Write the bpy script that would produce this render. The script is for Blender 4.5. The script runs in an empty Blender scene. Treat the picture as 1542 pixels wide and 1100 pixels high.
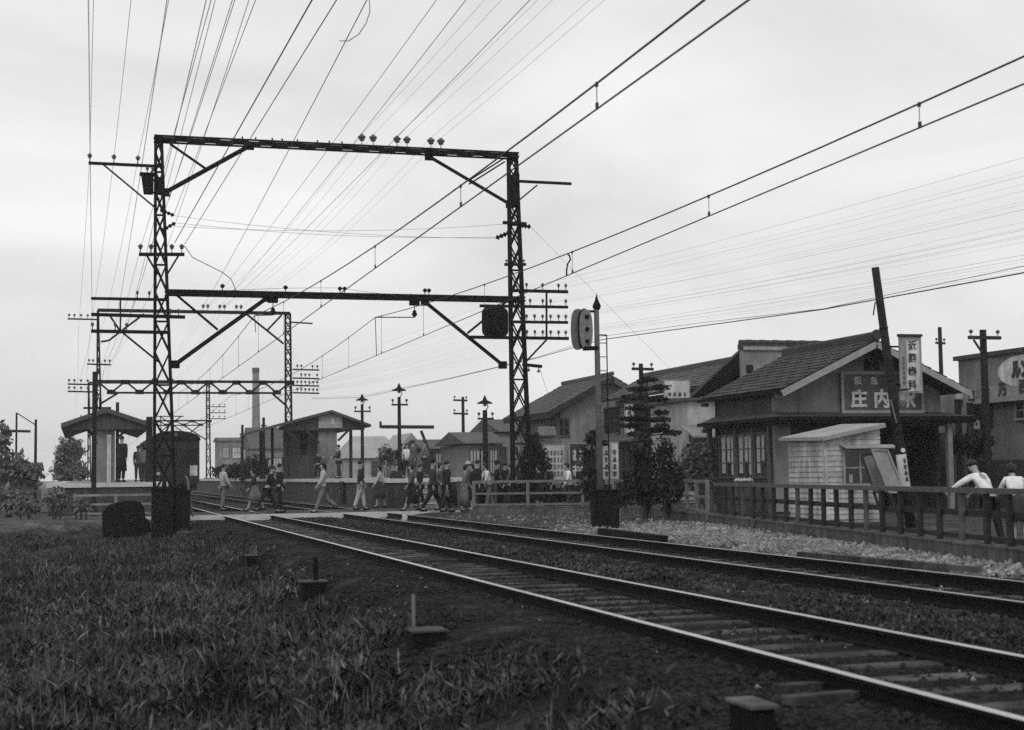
import bpy, bmesh, math, random
import numpy as np
from mathutils import Vector, Matrix, noise
random.seed(7); np.random.seed(7)
R = math.radians
S = bpy.context.scene
COL = S.collection
PI = math.pi

# ------------------------------------------------------------------ camera
FPX, YAW, PITCH, ROLL = 2252.7, 0.280547, 0.072478, -0.013438
CX, CY, CAMH = 771.0, 550.0, 1.23
fwd = Vector((math.sin(YAW)*math.cos(PITCH), math.cos(YAW)*math.cos(PITCH), math.sin(PITCH)))
rt0 = Vector((math.cos(YAW), -math.sin(YAW), 0)); up0 = rt0.cross(fwd)
rt = rt0*math.cos(ROLL) + up0*math.sin(ROLL); up = up0*math.cos(ROLL) - rt0*math.sin(ROLL)
CAM = Vector((0, 0, CAMH))
cd = bpy.data.cameras.new('camera'); co = bpy.data.objects.new('camera', cd); COL.objects.link(co)
co.matrix_world = Matrix((( rt.x, up.x, -fwd.x, 0), (rt.y, up.y, -fwd.y, 0), (rt.z, up.z, -fwd.z, CAMH), (0, 0, 0, 1)))
cd.sensor_width = 36; cd.lens = 36*FPX/1542; cd.clip_end = 6000; cd.clip_start = .1
cd.dof.use_dof = True; cd.dof.focus_distance = 45; cd.dof.aperture_fstop = 3.2
S.camera = co

def ray(px, py): return fwd + rt*((px-CX)/FPX) - up*((py-CY)/FPX)
def PY(px, py, Y):      # point of the scene seen at a pixel of the photo, at a measured distance along the track
    d = ray(px, py); return CAM + d*(Y/d.y)
def PZ(px, py, z):      # ... or on a measured level
    d = ray(px, py); return CAM + d*((z-CAMH)/d.z)
def PX(px, py, X):      # ... or on a measured plane beside the track
    d = ray(px, py); return CAM + d*(X/d.x)

# ------------------------------------------------------------------ materials (a black and white photograph: greys only)
def mat(name, v, rough=.85, amt=.25, scale=3., bump=.15, bscale=None, metal=0., amt2=.0, scale2=.4, spec=.3, streak=0.):
    m = bpy.data.materials.new(name); m.use_nodes = True
    nt = m.node_tree; N = nt.nodes; L = nt.links; N.clear()
    out = N.new('ShaderNodeOutputMaterial'); b = N.new('ShaderNodeBsdfPrincipled')
    b.inputs['Roughness'].default_value = rough; b.inputs['Metallic'].default_value = metal
    b.inputs['Specular IOR Level'].default_value = spec
    g = N.new('ShaderNodeNewGeometry')
    n = N.new('ShaderNodeTexNoise'); n.inputs['Scale'].default_value = scale; n.inputs['Detail'].default_value = 6
    n.inputs['Roughness'].default_value = .65
    L.new(g.outputs['Position'], n.inputs['Vector'])
    r = N.new('ShaderNodeValToRGB'); lo = max(v*(1-amt), 0); hi = v*(1+amt)
    r.color_ramp.elements[0].position = .3; r.color_ramp.elements[1].position = .7
    r.color_ramp.elements[0].color = (lo, lo, lo, 1); r.color_ramp.elements[1].color = (hi, hi, hi, 1)
    L.new(n.outputs['Fac'], r.inputs['Fac'])
    src = r.outputs['Color']
    if amt2:
        n2 = N.new('ShaderNodeTexNoise'); n2.inputs['Scale'].default_value = scale2; n2.inputs['Detail'].default_value = 4
        L.new(g.outputs['Position'], n2.inputs['Vector'])
        mr = N.new('ShaderNodeMapRange'); mr.inputs['From Min'].default_value = .3; mr.inputs['From Max'].default_value = .7
        mr.inputs['To Min'].default_value = 1-amt2; mr.inputs['To Max'].default_value = 1+amt2
        L.new(n2.outputs['Fac'], mr.inputs['Value'])
        mx = N.new('ShaderNodeVectorMath'); mx.operation = 'SCALE'
        L.new(src, mx.inputs[0]); L.new(mr.outputs['Result'], mx.inputs['Scale']); src = mx.outputs['Vector']
    if streak:      # rain streaks and grime running down the surface
        mpn = N.new('ShaderNodeMapping'); mpn.inputs['Scale'].default_value = (2.6, 2.6, .5); L.new(g.outputs['Position'], mpn.inputs['Vector'])
        n4 = N.new('ShaderNodeTexNoise'); n4.inputs['Scale'].default_value = 1.6; n4.inputs['Detail'].default_value = 7; n4.inputs['Roughness'].default_value = .7; L.new(mpn.outputs['Vector'], n4.inputs['Vector'])
        mr4 = N.new('ShaderNodeMapRange'); mr4.inputs['From Min'].default_value = .35; mr4.inputs['From Max'].default_value = .62
        mr4.inputs['To Min'].default_value = 1-streak; mr4.inputs['To Max'].default_value = 1+streak*.35
        L.new(n4.outputs['Fac'], mr4.inputs['Value']); m4 = N.new('ShaderNodeVectorMath'); m4.operation = 'SCALE'
        L.new(src, m4.inputs[0]); L.new(mr4.outputs['Result'], m4.inputs['Scale']); src = m4.outputs['Vector']
    L.new(src, b.inputs['Base Color'])
    if bump:
        n3 = N.new('ShaderNodeTexNoise'); n3.inputs['Scale'].default_value = bscale or scale*4; n3.inputs['Detail'].default_value = 5
        L.new(g.outputs['Position'], n3.inputs['Vector'])
        bp = N.new('ShaderNodeBump'); bp.inputs['Strength'].default_value = bump; bp.inputs['Distance'].default_value = .03
        L.new(n3.outputs['Fac'], bp.inputs['Height']); L.new(bp.outputs['Normal'], b.inputs['Normal'])
    L.new(b.outputs['BSDF'], out.inputs['Surface'])
    return m

M = {}
M['steel']   = mat('weathered dark steel', .009, .85, .35, 6, .1, spec=.12)
M['tar']     = mat('tarred black paint', .008, .85, .3, 5, .2, spec=.1)
M['porc']    = mat('grey porcelain', .10, .35, .15, 8, 0)
M['wire']    = mat('copper wire', .05, .6, .1, 2, 0)
M['wood']    = mat('dark weathered wood', .028, .9, .4, 7, .3, 30)
M['woodm']   = mat('grey weathered wood', .095, .9, .35, 7, .3, 30)
M['woodp']   = mat('pale bleached wood', .15, .9, .3, 6, .2, 30)
M['polew']   = mat('creosoted pole wood', .022, .9, .45, 4, .35, 22, spec=.15)
M['rail']    = mat('rusty rail side', .008, .85, .4, 9, .2, spec=.1)
M['railtop'] = mat('polished rail head', .55, .28, .15, 5, .05, metal=.9)
M['railold'] = mat('dull rail head', .30, .4, .3, 5, .05, metal=.8)
M['sleeper'] = mat('oily sleeper timber', .06, .95, .5, 5, .5, 40, amt2=.7, scale2=1.7, spec=.1)
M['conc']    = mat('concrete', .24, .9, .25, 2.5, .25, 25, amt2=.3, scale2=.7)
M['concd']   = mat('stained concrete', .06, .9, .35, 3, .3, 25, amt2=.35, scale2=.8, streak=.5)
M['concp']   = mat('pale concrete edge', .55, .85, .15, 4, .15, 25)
M['stonec']  = mat('kerb stone', .10, .9, .35, 4, .3, 25, amt2=.4, scale2=1.2, streak=.5)
M['stonet']  = mat('pale kerb top', .34, .9, .25, 4, .3, 25)
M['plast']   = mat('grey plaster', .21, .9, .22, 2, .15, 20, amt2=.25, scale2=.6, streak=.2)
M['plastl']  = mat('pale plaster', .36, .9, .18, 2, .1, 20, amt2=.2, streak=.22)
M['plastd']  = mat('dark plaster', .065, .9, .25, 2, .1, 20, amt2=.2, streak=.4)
M['clap']    = mat('whitewashed boards', .44, .85, .25, 5, .2, 40, amt2=.22, scale2=1.3, streak=.4)
M['tile']    = mat('grey clay roof tile', .046, .85, .22, 5, .15, 30, amt2=.3, scale2=.6)
M['tilel']   = mat('pale roof sheet', .30, .8, .2, 4, .15, 20, amt2=.2)
M['tilem']   = mat('mid grey roof tile', .075, .85, .2, 5, .25, 30, amt2=.25, scale2=.6)
M['trimp']   = mat('pale painted trim', .30, .8, .2, 5, .1)
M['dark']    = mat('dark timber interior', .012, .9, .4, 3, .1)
M['glass']   = mat('dark window glass', .03, .12, .3, 2, 0, spec=.6)
M['curtain'] = mat('pale paper screen', .40, .9, .2, 3, .1)
M['signd']   = mat('dark enamel sign face', .085, .6, .35, 5, .05, amt2=.25, scale2=1.2, streak=.4)
M['signw']   = mat('white painted sign', .55, .7, .2, 5, .05, amt2=.2, scale2=1.5, streak=.35)
M['signg']   = mat('grey painted sign', .28, .7, .2, 6, .05, amt2=.15)
M['ink']     = mat('black lettering', .04, .7, .6, 12, 0)
M['inkg']    = mat('faded lettering', .16, .8, .3, 9, 0)
M['inkw']    = mat('white lettering', .52, .7, .35, 12, 0, streak=.3)
M['leaf']    = mat('dark foliage', .022, .9, .5, 3, 0, amt2=.4, scale2=1.1)
M['leafm']   = mat('mid foliage', .12, .8, .5, 3, 0, amt2=.3, scale2=.9)  # tone raised so that far foliage looks paled by haze
M['bark']    = mat('bark', .04, .9, .4, 8, .4, 30)
M['weed']    = mat('weed leaves', .055, .95, .85, 6, 0, amt2=.8, scale2=1.1, spec=.05)
M['weed2']   = mat('dry weed stalks', .12, .95, .6, 9, 0, amt2=.5, scale2=1.3, spec=.05)
M['stone']   = mat('dark ballast stone', .013, .9, .9, 6, 0, amt2=.3)
M['stonel']  = mat('pale crushed stone', .20, .95, .75, 6, 0, amt2=.5, scale2=1.4, spec=.1)
M['train']   = mat('dark railcar paint', .014, .6, .25, 3, .05)
M['skin']    = mat('skin', .30, .6, .08, 9, 0)
M['hair']    = mat('black hair', .012, .5, .3, 20, .1)
for k, v in dict(white=.72, pale=.42, grey=.16, mid=.09, dark=.035, black=.014).items():
    M['c_'+k] = mat(k+' cloth', v, .9, .2, 6, .9, 9)

# ------------------------------------------------------------------ mesh helpers
def worldloc(o):
    v = Vector((0, 0, 0))
    while o is not None:
        v += o.location; o = o.parent
    return v

class MB:
    def __init__(s): s.v = []; s.f = []; s.smooth = False
    def add(s, vs, fs):
        n = len(s.v); s.v += [tuple(v) for v in vs]; s.f += [tuple(i+n for i in f) for f in fs]; return s
    def box(s, x0, x1, y0, y1, z0, z1):
        return s.add([(x0,y0,z0),(x1,y0,z0),(x1,y1,z0),(x0,y1,z0),(x0,y0,z1),(x1,y0,z1),(x1,y1,z1),(x0,y1,z1)],
                     [(0,3,2,1),(4,5,6,7),(0,1,5,4),(1,2,6,5),(2,3,7,6),(3,0,4,7)])
    def obox(s, c, ax, ay, az):   # oriented box from centre and three half-axes
        c = Vector(c); ax = Vector(ax); ay = Vector(ay); az = Vector(az)
        vs = [c+ax*i+ay*j+az*k for k in (-1,1) for (i,j) in ((-1,-1),(1,-1),(1,1),(-1,1))]
        return s.add(vs, [(0,3,2,1),(4,5,6,7),(0,1,5,4),(1,2,6,5),(2,3,7,6),(3,0,4,7)])
    def bar(s, p, q, w, h=None, upv=(0,0,1)):
        p = Vector(p); q = Vector(q); h = h or w; d = q-p
        if d.length < 1e-6: return s
        d.normalize(); u = Vector(upv)
        if abs(d.dot(u)) > .97: u = Vector((0,1,0))
        a = d.cross(u).normalized(); b = a.cross(d).normalized()
        return s.obox((p+q)/2, a*w/2, (q-p)/2, b*h/2)
    def tube(s, pts, rs, n=8, cap=True):
        pts = [Vector(p) for p in pts]
        if not hasattr(rs, '__len__'): rs = [rs]*len(pts)
        base = len(s.v); prev = None
        for i, p in enumerate(pts):
            d = (pts[min(i+1,len(pts)-1)]-pts[max(i-1,0)])
            d = d.normalized() if d.length > 1e-9 else Vector((0,0,1))
            if prev is None:
                u = Vector((0,0,1)) if abs(d.z) < .9 else Vector((0,1,0)); a = d.cross(u).normalized()
            else:
                a = (prev - d*prev.dot(d)).normalized()
            prev = a; b = d.cross(a)
            for k in range(n):
                t = 2*PI*k/n; s.v.append(tuple(p + a*(math.cos(t)*rs[i]) + b*(math.sin(t)*rs[i])))
        for i in range(len(pts)-1):
            for k in range(n):
                s.f.append((base+i*n+k, base+i*n+(k+1)%n, base+(i+1)*n+(k+1)%n, base+(i+1)*n+k))
        if cap:
            s.f.append(tuple(base+k for k in reversed(range(n)))); e = base+(len(pts)-1)*n
            s.f.append(tuple(e+k for k in range(n)))
        return s
    def lathe(s, c, prof, n=12):  # prof: (r, z)
        c = Vector(c); return s.tube([c+Vector((0,0,z)) for r, z in prof], [max(r, .001) for r, z in prof], n)
    def prism(s, poly, d):        # planar polygon (3-D points) swept by vector d
        poly = [Vector(p) for p in poly]; d = Vector(d); n = len(poly)
        return s.add(poly+[p+d for p in poly], [tuple(range(n)), tuple(range(2*n-1, n-1, -1))] +
                     [(i, i+n, (i+1)%n+n, (i+1)%n) for i in range(n)])
    def build(s, name, m, parent=None, loc=None, smooth=False, bevel=0.):
        org = worldloc(parent) if parent else Vector(loc or (0,0,0))
        me = bpy.data.meshes.new(name)
        me.from_pydata([(x-org.x, y-org.y, z-org.z) for x, y, z in s.v], [], s.f)
        bm = bmesh.new(); bm.from_mesh(me); bmesh.ops.recalc_face_normals(bm, faces=bm.faces)
        if bevel: bmesh.ops.bevel(bm, geom=list(bm.edges), offset=bevel, segments=1, affect='EDGES', clamp_overlap=True)
        bm.to_mesh(me); bm.free()
        if smooth:
            for p in me.polygons: p.use_smooth = True
        me.materials.append(M[m] if isinstance(m, str) else m)
        o = bpy.data.objects.new(name, me); COL.objects.link(o)
        if parent: o.parent = parent
        else: o.location = org
        return o

def tag(o, label=None, cat=None, group=None, kind=None):
    if label: o['label'] = label
    if cat: o['category'] = cat
    if group: o['group'] = group
    if kind: o['kind'] = kind
    return o
def empty(name, loc, label=None, cat=None, group=None):
    o = bpy.data.objects.new(name, None); o.location = Vector(loc); o.empty_display_size = .2; COL.objects.link(o)
    return tag(o, label, cat, group)
def copy_tree(o, parent=None):
    c = o.copy(); COL.objects.link(c); c.parent = parent
    for ch in list(o.children): copy_tree(ch, c)
    return c
def npmesh(name, V, F, m, loc=(0,0,0), n=4):
    me = bpy.data.meshes.new(name); V = np.asarray(V, np.float32) - np.array(loc, np.float32); F = np.asarray(F, np.int32)
    me.vertices.add(len(V)); me.vertices.foreach_set('co', V.ravel())
    me.loops.add(F.size); me.loops.foreach_set('vertex_index', F.ravel())
    me.polygons.add(len(F)); me.polygons.foreach_set('loop_start', np.arange(0, F.size, n, dtype=np.int32))
    me.update(calc_edges=True); me.validate()
    me.materials.append(M[m] if isinstance(m, str) else m)
    o = bpy.data.objects.new(name, me); o.location = loc; COL.objects.link(o)
    return o
def text(body, name, size, c, right, upv, m, parent, depth=.012, bold=0., xs=1.):
    cu = bpy.data.curves.new('t', 'FONT'); cu.body = body; cu.align_x = 'CENTER'; cu.align_y = 'CENTER'
    cu.extrude = depth/2; cu.offset = bold
    t = bpy.data.objects.new('t', cu); COL.objects.link(t)
    dg = bpy.context.evaluated_depsgraph_get(); dg.update()
    me = bpy.data.meshes.new_from_object(t.evaluated_get(dg)); bpy.data.objects.remove(t)
    vs = [v.co.copy() for v in me.vertices]
    x0 = min(v.x for v in vs); x1 = max(v.x for v in vs); y0 = min(v.y for v in vs); y1 = max(v.y for v in vs)
    k = size/max(y1-y0, 1e-6); org = worldloc(parent); right = Vector(right).normalized(); upv = Vector(upv).normalized()
    nrm = right.cross(upv)
    for v, q in zip(me.vertices, vs):
        v.co = Vector(c) + right*((q.x-(x0+x1)/2)*k*xs) + upv*((q.y-(y0+y1)/2)*k) + nrm*q.z - org
    me.materials.clear(); me.materials.append(M[m])
    o = bpy.data.objects.new(name, me); COL.objects.link(o); o.parent = parent
    return o
def strokes(mb, c, right, upv, w, h, rows, cols, depth=.01, seed=1, fill=.8):
    """unreadable brush characters: little crossing strokes in each cell"""
    rnd = random.Random(seed); right = Vector(right).normalized(); upv = Vector(upv).normalized(); n = right.cross(upv); c = Vector(c)
    cw = w/cols; ch = h/rows
    for i in range(cols):
        for j in range(rows):
            p = c + right*((i+.5)*cw-w/2) + upv*((j+.5)*ch-h/2)
            for k in range(3):
                q = p + upv*((k-1)*ch*.3*fill) + n*.002*k
                mb.obox(q, right*cw*fill*.5*rnd.uniform(.5, 1), upv*ch*.06, n*depth)
            mb.obox(p + right*cw*rnd.uniform(-.15, .15)*fill + n*.009, right*cw*.07, upv*ch*.48*fill, n*depth)
            if rnd.random() < .6:
                mb.obox(p + n*.012, right*cw*.28*fill+upv*ch*.2, upv*ch*.05-right*cw*.04, n*depth)

# ------------------------------------------------------------------ sky and light
W = bpy.data.worlds.new('World'); S.world = W; W.use_nodes = True
nt = W.node_tree; nt.nodes.clear()
SUN_EL, SUN_AZ = 48, 200          # behind the camera, a little to the left
sk = nt.nodes.new('ShaderNodeTexSky'); sk.sky_type = 'NISHITA'; sk.sun_disc = False
sk.sun_elevation = R(SUN_EL); sk.sun_rotation = R(SUN_AZ); sk.dust_density = 4; sk.altitude = 0
bw = nt.nodes.new('ShaderNodeRGBToBW'); nt.links.new(sk.outputs[0], bw.inputs[0])
cl = nt.nodes.new('ShaderNodeMix'); cl.data_type = 'FLOAT'; cl.inputs[0].default_value = .88     # closed cloud layer over the clear sky
nt.links.new(bw.outputs[0], cl.inputs[2])
tc = nt.nodes.new('ShaderNodeTexCoord'); mp = nt.nodes.new('ShaderNodeMapping'); mp.inputs['Scale'].default_value = (1, 1, 2.6)
nz = nt.nodes.new('ShaderNodeTexNoise'); nz.inputs['Scale'].default_value = 3.4; nz.inputs['Detail'].default_value = 5; nz.inputs['Distortion'].default_value = .5
nt.links.new(tc.outputs['Generated'], mp.inputs[0]); nt.links.new(mp.outputs[0], nz.inputs['Vector'])
cr = nt.nodes.new('ShaderNodeMapRange'); cr.inputs['From Min'].default_value = .3; cr.inputs['From Max'].default_value = .72
SKYK = 9.5
cr.inputs['To Min'].default_value = SKYK*.80; cr.inputs['To Max'].default_value = SKYK*1.14
nt.links.new(nz.outputs['Fac'], cr.inputs[0]); nt.links.new(cr.outputs[0], cl.inputs[3])
bg = nt.nodes.new('ShaderNodeBackground'); bg.inputs['Strength'].default_value = .1
nt.links.new(cl.outputs[0], bg.inputs['Color'])
wo = nt.nodes.new('ShaderNodeOutputWorld'); nt.links.new(bg.outputs[0], wo.inputs[0])
sl = bpy.data.lights.new('sun', 'SUN'); sl.energy = .8; sl.angle = R(14); sl.color = (1, 1, 1)
so = bpy.data.objects.new('sun', sl); COL.objects.link(so)
az = R(SUN_AZ); sd = Vector((math.sin(az)*math.cos(R(SUN_EL)), math.cos(az)*math.cos(R(SUN_EL)), math.sin(R(SUN_EL))))
so.rotation_euler = sd.to_track_quat('Z', 'Y').to_euler(); so.location = sd*60
vs_ = S.view_settings; vs_.view_transform = 'Standard'; vs_.look = 'None'; vs_.gamma = 1; vs_.exposure = 0
S.cycles.max_bounces = 5; S.cycles.diffuse_bounces = 3; S.cycles.glossy_bounces = 2; S.cycles.volume_bounces = 0
S.cycles.pixel_filter_type = 'BLACKMAN_HARRIS'; S.cycles.filter_width = 1.5
# ------------------------------------------------------------------ ground: one sheet to the horizon
KERB = [(9.2, 3.0), (11.47, 16.54), (13.1, 25.4), (14.9, 35.5), (15.75, 40.0), (15.9, 42.3), (15.0, 44.4), (12.0, 46.4)]
def kerb_x(y):
    for (a, b), (c, d) in zip(KERB, KERB[1:]):
        if b <= y <= d: return a+(c-a)*(y-b)/(d-b)
    return KERB[0][0]-1 if y < KERB[0][1] else 12.0
def sst(a, b, x): t = np.clip((x-a)/(b-a), 0, 1); return t*t*(3-2*t)
def gz_np(X, Y):
    field = -.52 - .10*sst(10, 40, Y) + .06*np.sin(X*1.3+Y*.35) + .05*np.sin(X*.6-Y*.9)
    near = sst(2.0, 3.7, X)
    z = field*(1-near) - .115*near
    z = z - .045*sst(4.3, 4.5, X)
    z = z + (.055)*sst(5.95, 6.5, X)*(1-sst(7.6, 8.25, X))
    right = sst(9.9, 11.2, X)
    z = z*(1-right) + (-.03)*right
    z = np.where(X > 13.5, np.maximum(z, -.02), z)
    cross = sst(46.5, 48.9, Y)*(1-sst(60, 66, Y))*(1-sst(2.0, 4.0, X))*sst(-12, -4, X)
    z = z*(1-cross) + (-.05)*cross
    return z
def gz(x, y): return float(gz_np(np.array([x]), np.array([y]))[0])
xs = np.unique(np.concatenate([np.array([-1500,-600,-250,-120,-60,-35,-22]), np.arange(-16, 24, .22), np.arange(24, 60, 2.), np.array([75,100,150,250,600,1500])]))
ys = np.unique(np.concatenate([np.array([-400,-100,-30,-10,-3]), np.arange(0, 50, .25), np.arange(50, 130, 1.5), np.array([140,170,220,300,500,900,2000])]))
GX, GY = np.meshgrid(xs, ys); GZ = gz_np(GX, GY)
inner = ((GX > -16) & (GX < 24) & (GY > 0) & (GY < 70))
nzv = np.array([noise.noise((x*.9, y*.9, 0))*.5+noise.noise((x*2.7, y*2.7, 3))*.5 if i else 0 for x, y, i in zip(GX.ravel(), GY.ravel(), inner.ravel())]).reshape(GX.shape)
rough_amp = np.where(GX < 3.4, .09, .035); rough_amp = np.where((GX > 10.5) & (GX < 14), .05, rough_amp)
rough_amp = np.where(GY > 48.5, .01, rough_amp)
GZ = GZ + nzv*rough_amp
V = np.stack([GX, GY, GZ], -1).reshape(-1, 3); nx = len(xs); ny = len(ys)
idx = np.arange(nx*ny).reshape(ny, nx)
F = np.stack([idx[:-1,:-1], idx[:-1,1:], idx[1:,1:], idx[1:,:-1]], -1).reshape(-1, 4)
gm = bpy.data.materials.new('trackside ground'); gm.use_nodes = True
ground = npmesh('ground', V, F, gm); tag(ground, kind='structure')
for p in ground.data.polygons: p.use_smooth = True
kx = np.array([kerb_x(y) for y in V[:,1]])
att = ground.data.attributes.new('ballast', 'FLOAT', 'POINT')
bal = sst(2.3, 3.1, V[:,0])*(1-sst(10.0, 10.5, V[:,0]))*(1-.65*sst(6.2, 6.6, V[:,0])*(1-sst(7.5, 8.0, V[:,0])))
att.data.foreach_set('value', bal.astype(np.float32))
att = ground.data.attributes.new('gravel', 'FLOAT', 'POINT')
grv = sst(10.3, 10.8, V[:,0])*np.where(V[:,0] < kx+.15, 1-.85*sst(31, 36, V[:,1]), .25)*(V[:,1] < 46)
grv = np.where((V[:,1] >= 46) & (V[:,0] > 10), .12, grv)
grv = np.maximum(grv, .45*sst(46.5, 48.5, V[:,1])*(1-sst(3, 4, V[:,0])))
att.data.foreach_set('value', np.clip(grv, 0, 1).astype(np.float32))
nt = gm.node_tree; N = nt.nodes; L = nt.links; bs = N['Principled BSDF']; bs.inputs['Roughness'].default_value = .95; bs.inputs['Specular IOR Level'].default_value = .15
geo = N.new('ShaderNodeNewGeometry')
def nramp(scale, v0, v1, p0=.35, p1=.65, det=8):
    n = N.new('ShaderNodeTexNoise'); n.inputs['Scale'].default_value = scale; n.inputs['Detail'].default_value = det; n.inputs['Roughness'].default_value = .7
    L.new(geo.outputs['Position'], n.inputs['Vector']); m = N.new('ShaderNodeMapRange')
    for k, v in (('From Min', p0), ('From Max', p1), ('To Min', v0), ('To Max', v1)): m.inputs[k].default_value = v
    L.new(n.outputs['Fac'], m.inputs['Value']); return m.outputs['Result']
def mixf(f, a, b):
    m = N.new('ShaderNodeMix'); m.data_type = 'FLOAT'; L.new(f, m.inputs[0]); L.new(a, m.inputs[2]); L.new(b, m.inputs[3]); return m.outputs[0]
def mul(a, b):
    m = N.new('ShaderNodeMath'); m.operation = 'MULTIPLY'; L.new(a, m.inputs[0]); L.new(b, m.inputs[1]); return m.outputs[0]
def attr(n): a = N.new('ShaderNodeAttribute'); a.attribute_name = n; return a.outputs['Fac']
soil = mul(nramp(6, .010, .035), nramp(.35, .6, 2.0))
blst = mul(nramp(9, .0025, .010), nramp(.7, .7, 1.5))
grav = mul(nramp(7, .07, .30), nramp(.9, .5, 1.3))
edge = N.new('ShaderNodeMath'); edge.operation = 'MULTIPLY_ADD'; L.new(nramp(1.6, -.5, .5), edge.inputs[0]); edge.inputs[1].default_value = .6; L.new(attr('gravel'), edge.inputs[2]); edge.use_clamp = True
fin = mixf(edge.outputs[0], mixf(attr('ballast'), soil, blst), grav)
L.new(fin, bs.inputs['Base Color'])
bp = N.new('ShaderNodeBump'); bp.inputs['Strength'].default_value = .8; bp.inputs['Distance'].default_value = .05
L.new(nramp(14, 0, 1, .3, .7), bp.inputs['Height']); L.new(bp.outputs['Normal'], bs.inputs['Normal'])

# ------------------------------------------------------------------ tracks
RX = [(4.45, 5.915), (8.28, 9.745)]
def rail(x, shiny, label, grp):
    r = empty('rail', (x, 3, 0), label, 'rail', grp)
    y0, y1 = 2.0, 230.0
    w = MB()
    sec = [(-.065,-.145),(.065,-.145),(.065,-.132),(.012,-.115),(.012,-.04),(.034,-.03),(.034,-.006),(-.034,-.006),(-.034,-.03),(-.012,-.04),(-.012,-.115),(-.065,-.132)]
    w.prism([(x+a, y0, b) for a, b in sec], (0, y1-y0, 0)); w.build('rail_web', 'rail', r)
    t = MB(); sec = [(-.036,-.0055),(.036,-.0055),(.036,-.002),(.030,.0),(-.030,.0),(-.036,-.002)]
    t.prism([(x+a, y0, b) for a, b in sec], (0, y1-y0, 0)); t.build('rail_head', 'railtop' if shiny else 'railold', r)
    return r
rail(RX[0][0], 1, 'brightly polished rail nearest the weedy field, left rail of the near track', 'rails')
rail(RX[0][1], 1, 'brightly polished right hand rail of the near track', 'rails')
rail(RX[1][0], 0, 'dull rail of the far track beside the weeds between the tracks', 'rails')
rail(RX[1][1], 0, 'dull rail of the far track beside the pale gravel strip', 'rails')
rnd = random.Random(3)
for ti, (a, b) in enumerate(RX):
    c = (a+b)/2; lab = ['oily timber sleeper half buried under the near shiny track', 'oily timber sleeper half buried under the far dull track'][ti]
    grp = ['sleepers of the near track', 'sleepers of the far track'][ti]
    y = 5.2 if ti == 0 else 9.0; protos = None
    while y < 48.6:
        if protos is None or rnd.random() < .2:
            m = MB(); hw = 1.2+rnd.uniform(-.06, .06)
            m.box(-hw, hw, -.11, .11, -.14, .0); o = m.build('railway_sleeper', 'sleeper', bevel=.012); protos = o
        else:
            o = protos.copy(); COL.objects.link(o)
        o.location = (c+rnd.uniform(-.07, .07), y, -.141+rnd.uniform(-.012, .004)); o.rotation_euler = (0, rnd.uniform(-.006, .006), rnd.uniform(-.02, .02))
        tag(o, lab, 'sleeper', grp); y += .62+rnd.uniform(-.05, .05)
# level crossing: plank deck between and beside the rails
m = MB()
for x0, x1 in ((2.2, 4.36), (4.56, 5.80), (6.03, 8.17), (8.39, 9.63), (9.86, 13.2)):
    y = 49.0
    while y < 55.2:
        m.box(x0, x1, y, y+.27, -.16, -.004+random.uniform(-.006, .004)); y += .285
o = m.build('crossing_deck', 'concd', loc=(7, 49, -.05)); tag(o, kind='structure')
m = MB(); m.box(1.6, 13.2, 48.82, 48.99, -.25, .03); o = m.build('crossing_edge_beam', 'concp', loc=(7, 49, -.05)); tag(o, kind='structure')

# loose stones: uncountable
def stones(name, n, xf, yf, size, m, zoff=0., keep=None):
    base = np.array([(1,0,0),(-1,0,0),(0,1,0),(0,-1,0),(0,0,1),(0,0,-1)], float)
    tri = np.array([(0,2,4),(2,1,4),(1,3,4),(3,0,4),(2,0,5),(1,2,5),(3,1,5),(0,3,5)])
    X = xf(n); Y = yf(n)
    if keep is not None: k = keep(X, Y); X = X[k]; Y = Y[k]
    n = len(X); Z = gz_np(X, Y)+zoff
    sc = size*np.exp(np.random.normal(0, .38, n))
    P = base[None]*(1+np.random.uniform(-.45, .45, (n, 6, 3))+0) + np.random.uniform(-.35, .35, (n, 6, 3))
    P = P*sc[:,None,None]*np.array([1, 1, .75])
    V = (P + np.stack([X, Y, Z], -1)[:,None,:]).reshape(-1, 3)
    F = (tri[None] + (np.arange(n)*6)[:,None,None]).reshape(-1, 3)
    o = npmesh(name, V, F, m, (0, 0, 0), 3); return tag(o, kind='stuff')
ylog = lambda a, b: (lambda n: a*(b/a)**np.random.random(n))
uni = lambda a, b: (lambda n: np.random.uniform(a, b, n))
stones('ballast_stones', 60000, uni(2.4, 10.4), ylog(5.5, 48.5), .020, 'stone', .0)
stones('pale_stones', 420, uni(3.1, 10.4), ylog(8, 48.5), .013, 'stonel', .01)
gk = lambda X, Y: np.array([x < kerb_x(y)-.05 for x, y in zip(X, Y)]) & (np.random.random(len(X)) > .93*sst(30, 36, Y)) & (X > 10.35+.4*np.random.random(len(X)))
tag(stones('crushed_stone', 34000, uni(10.35, 15.8), ylog(12, 45.5), .028, 'stonel', .01, gk), 'pale crushed stone spread between the far track and the fence kerb', 'gravel')

def on_ground(px, py):      # where a line of sight meets the uneven ground
    z = -.3
    for _ in range(12): p = PZ(px, py, z); z = .5*z+.5*gz(p.x, p.y)
    return PZ(px, py, z)
STANDS = [on_ground(380, 854), on_ground(474, 900), on_ground(648, 975), on_ground(1152, 1108)]
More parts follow.
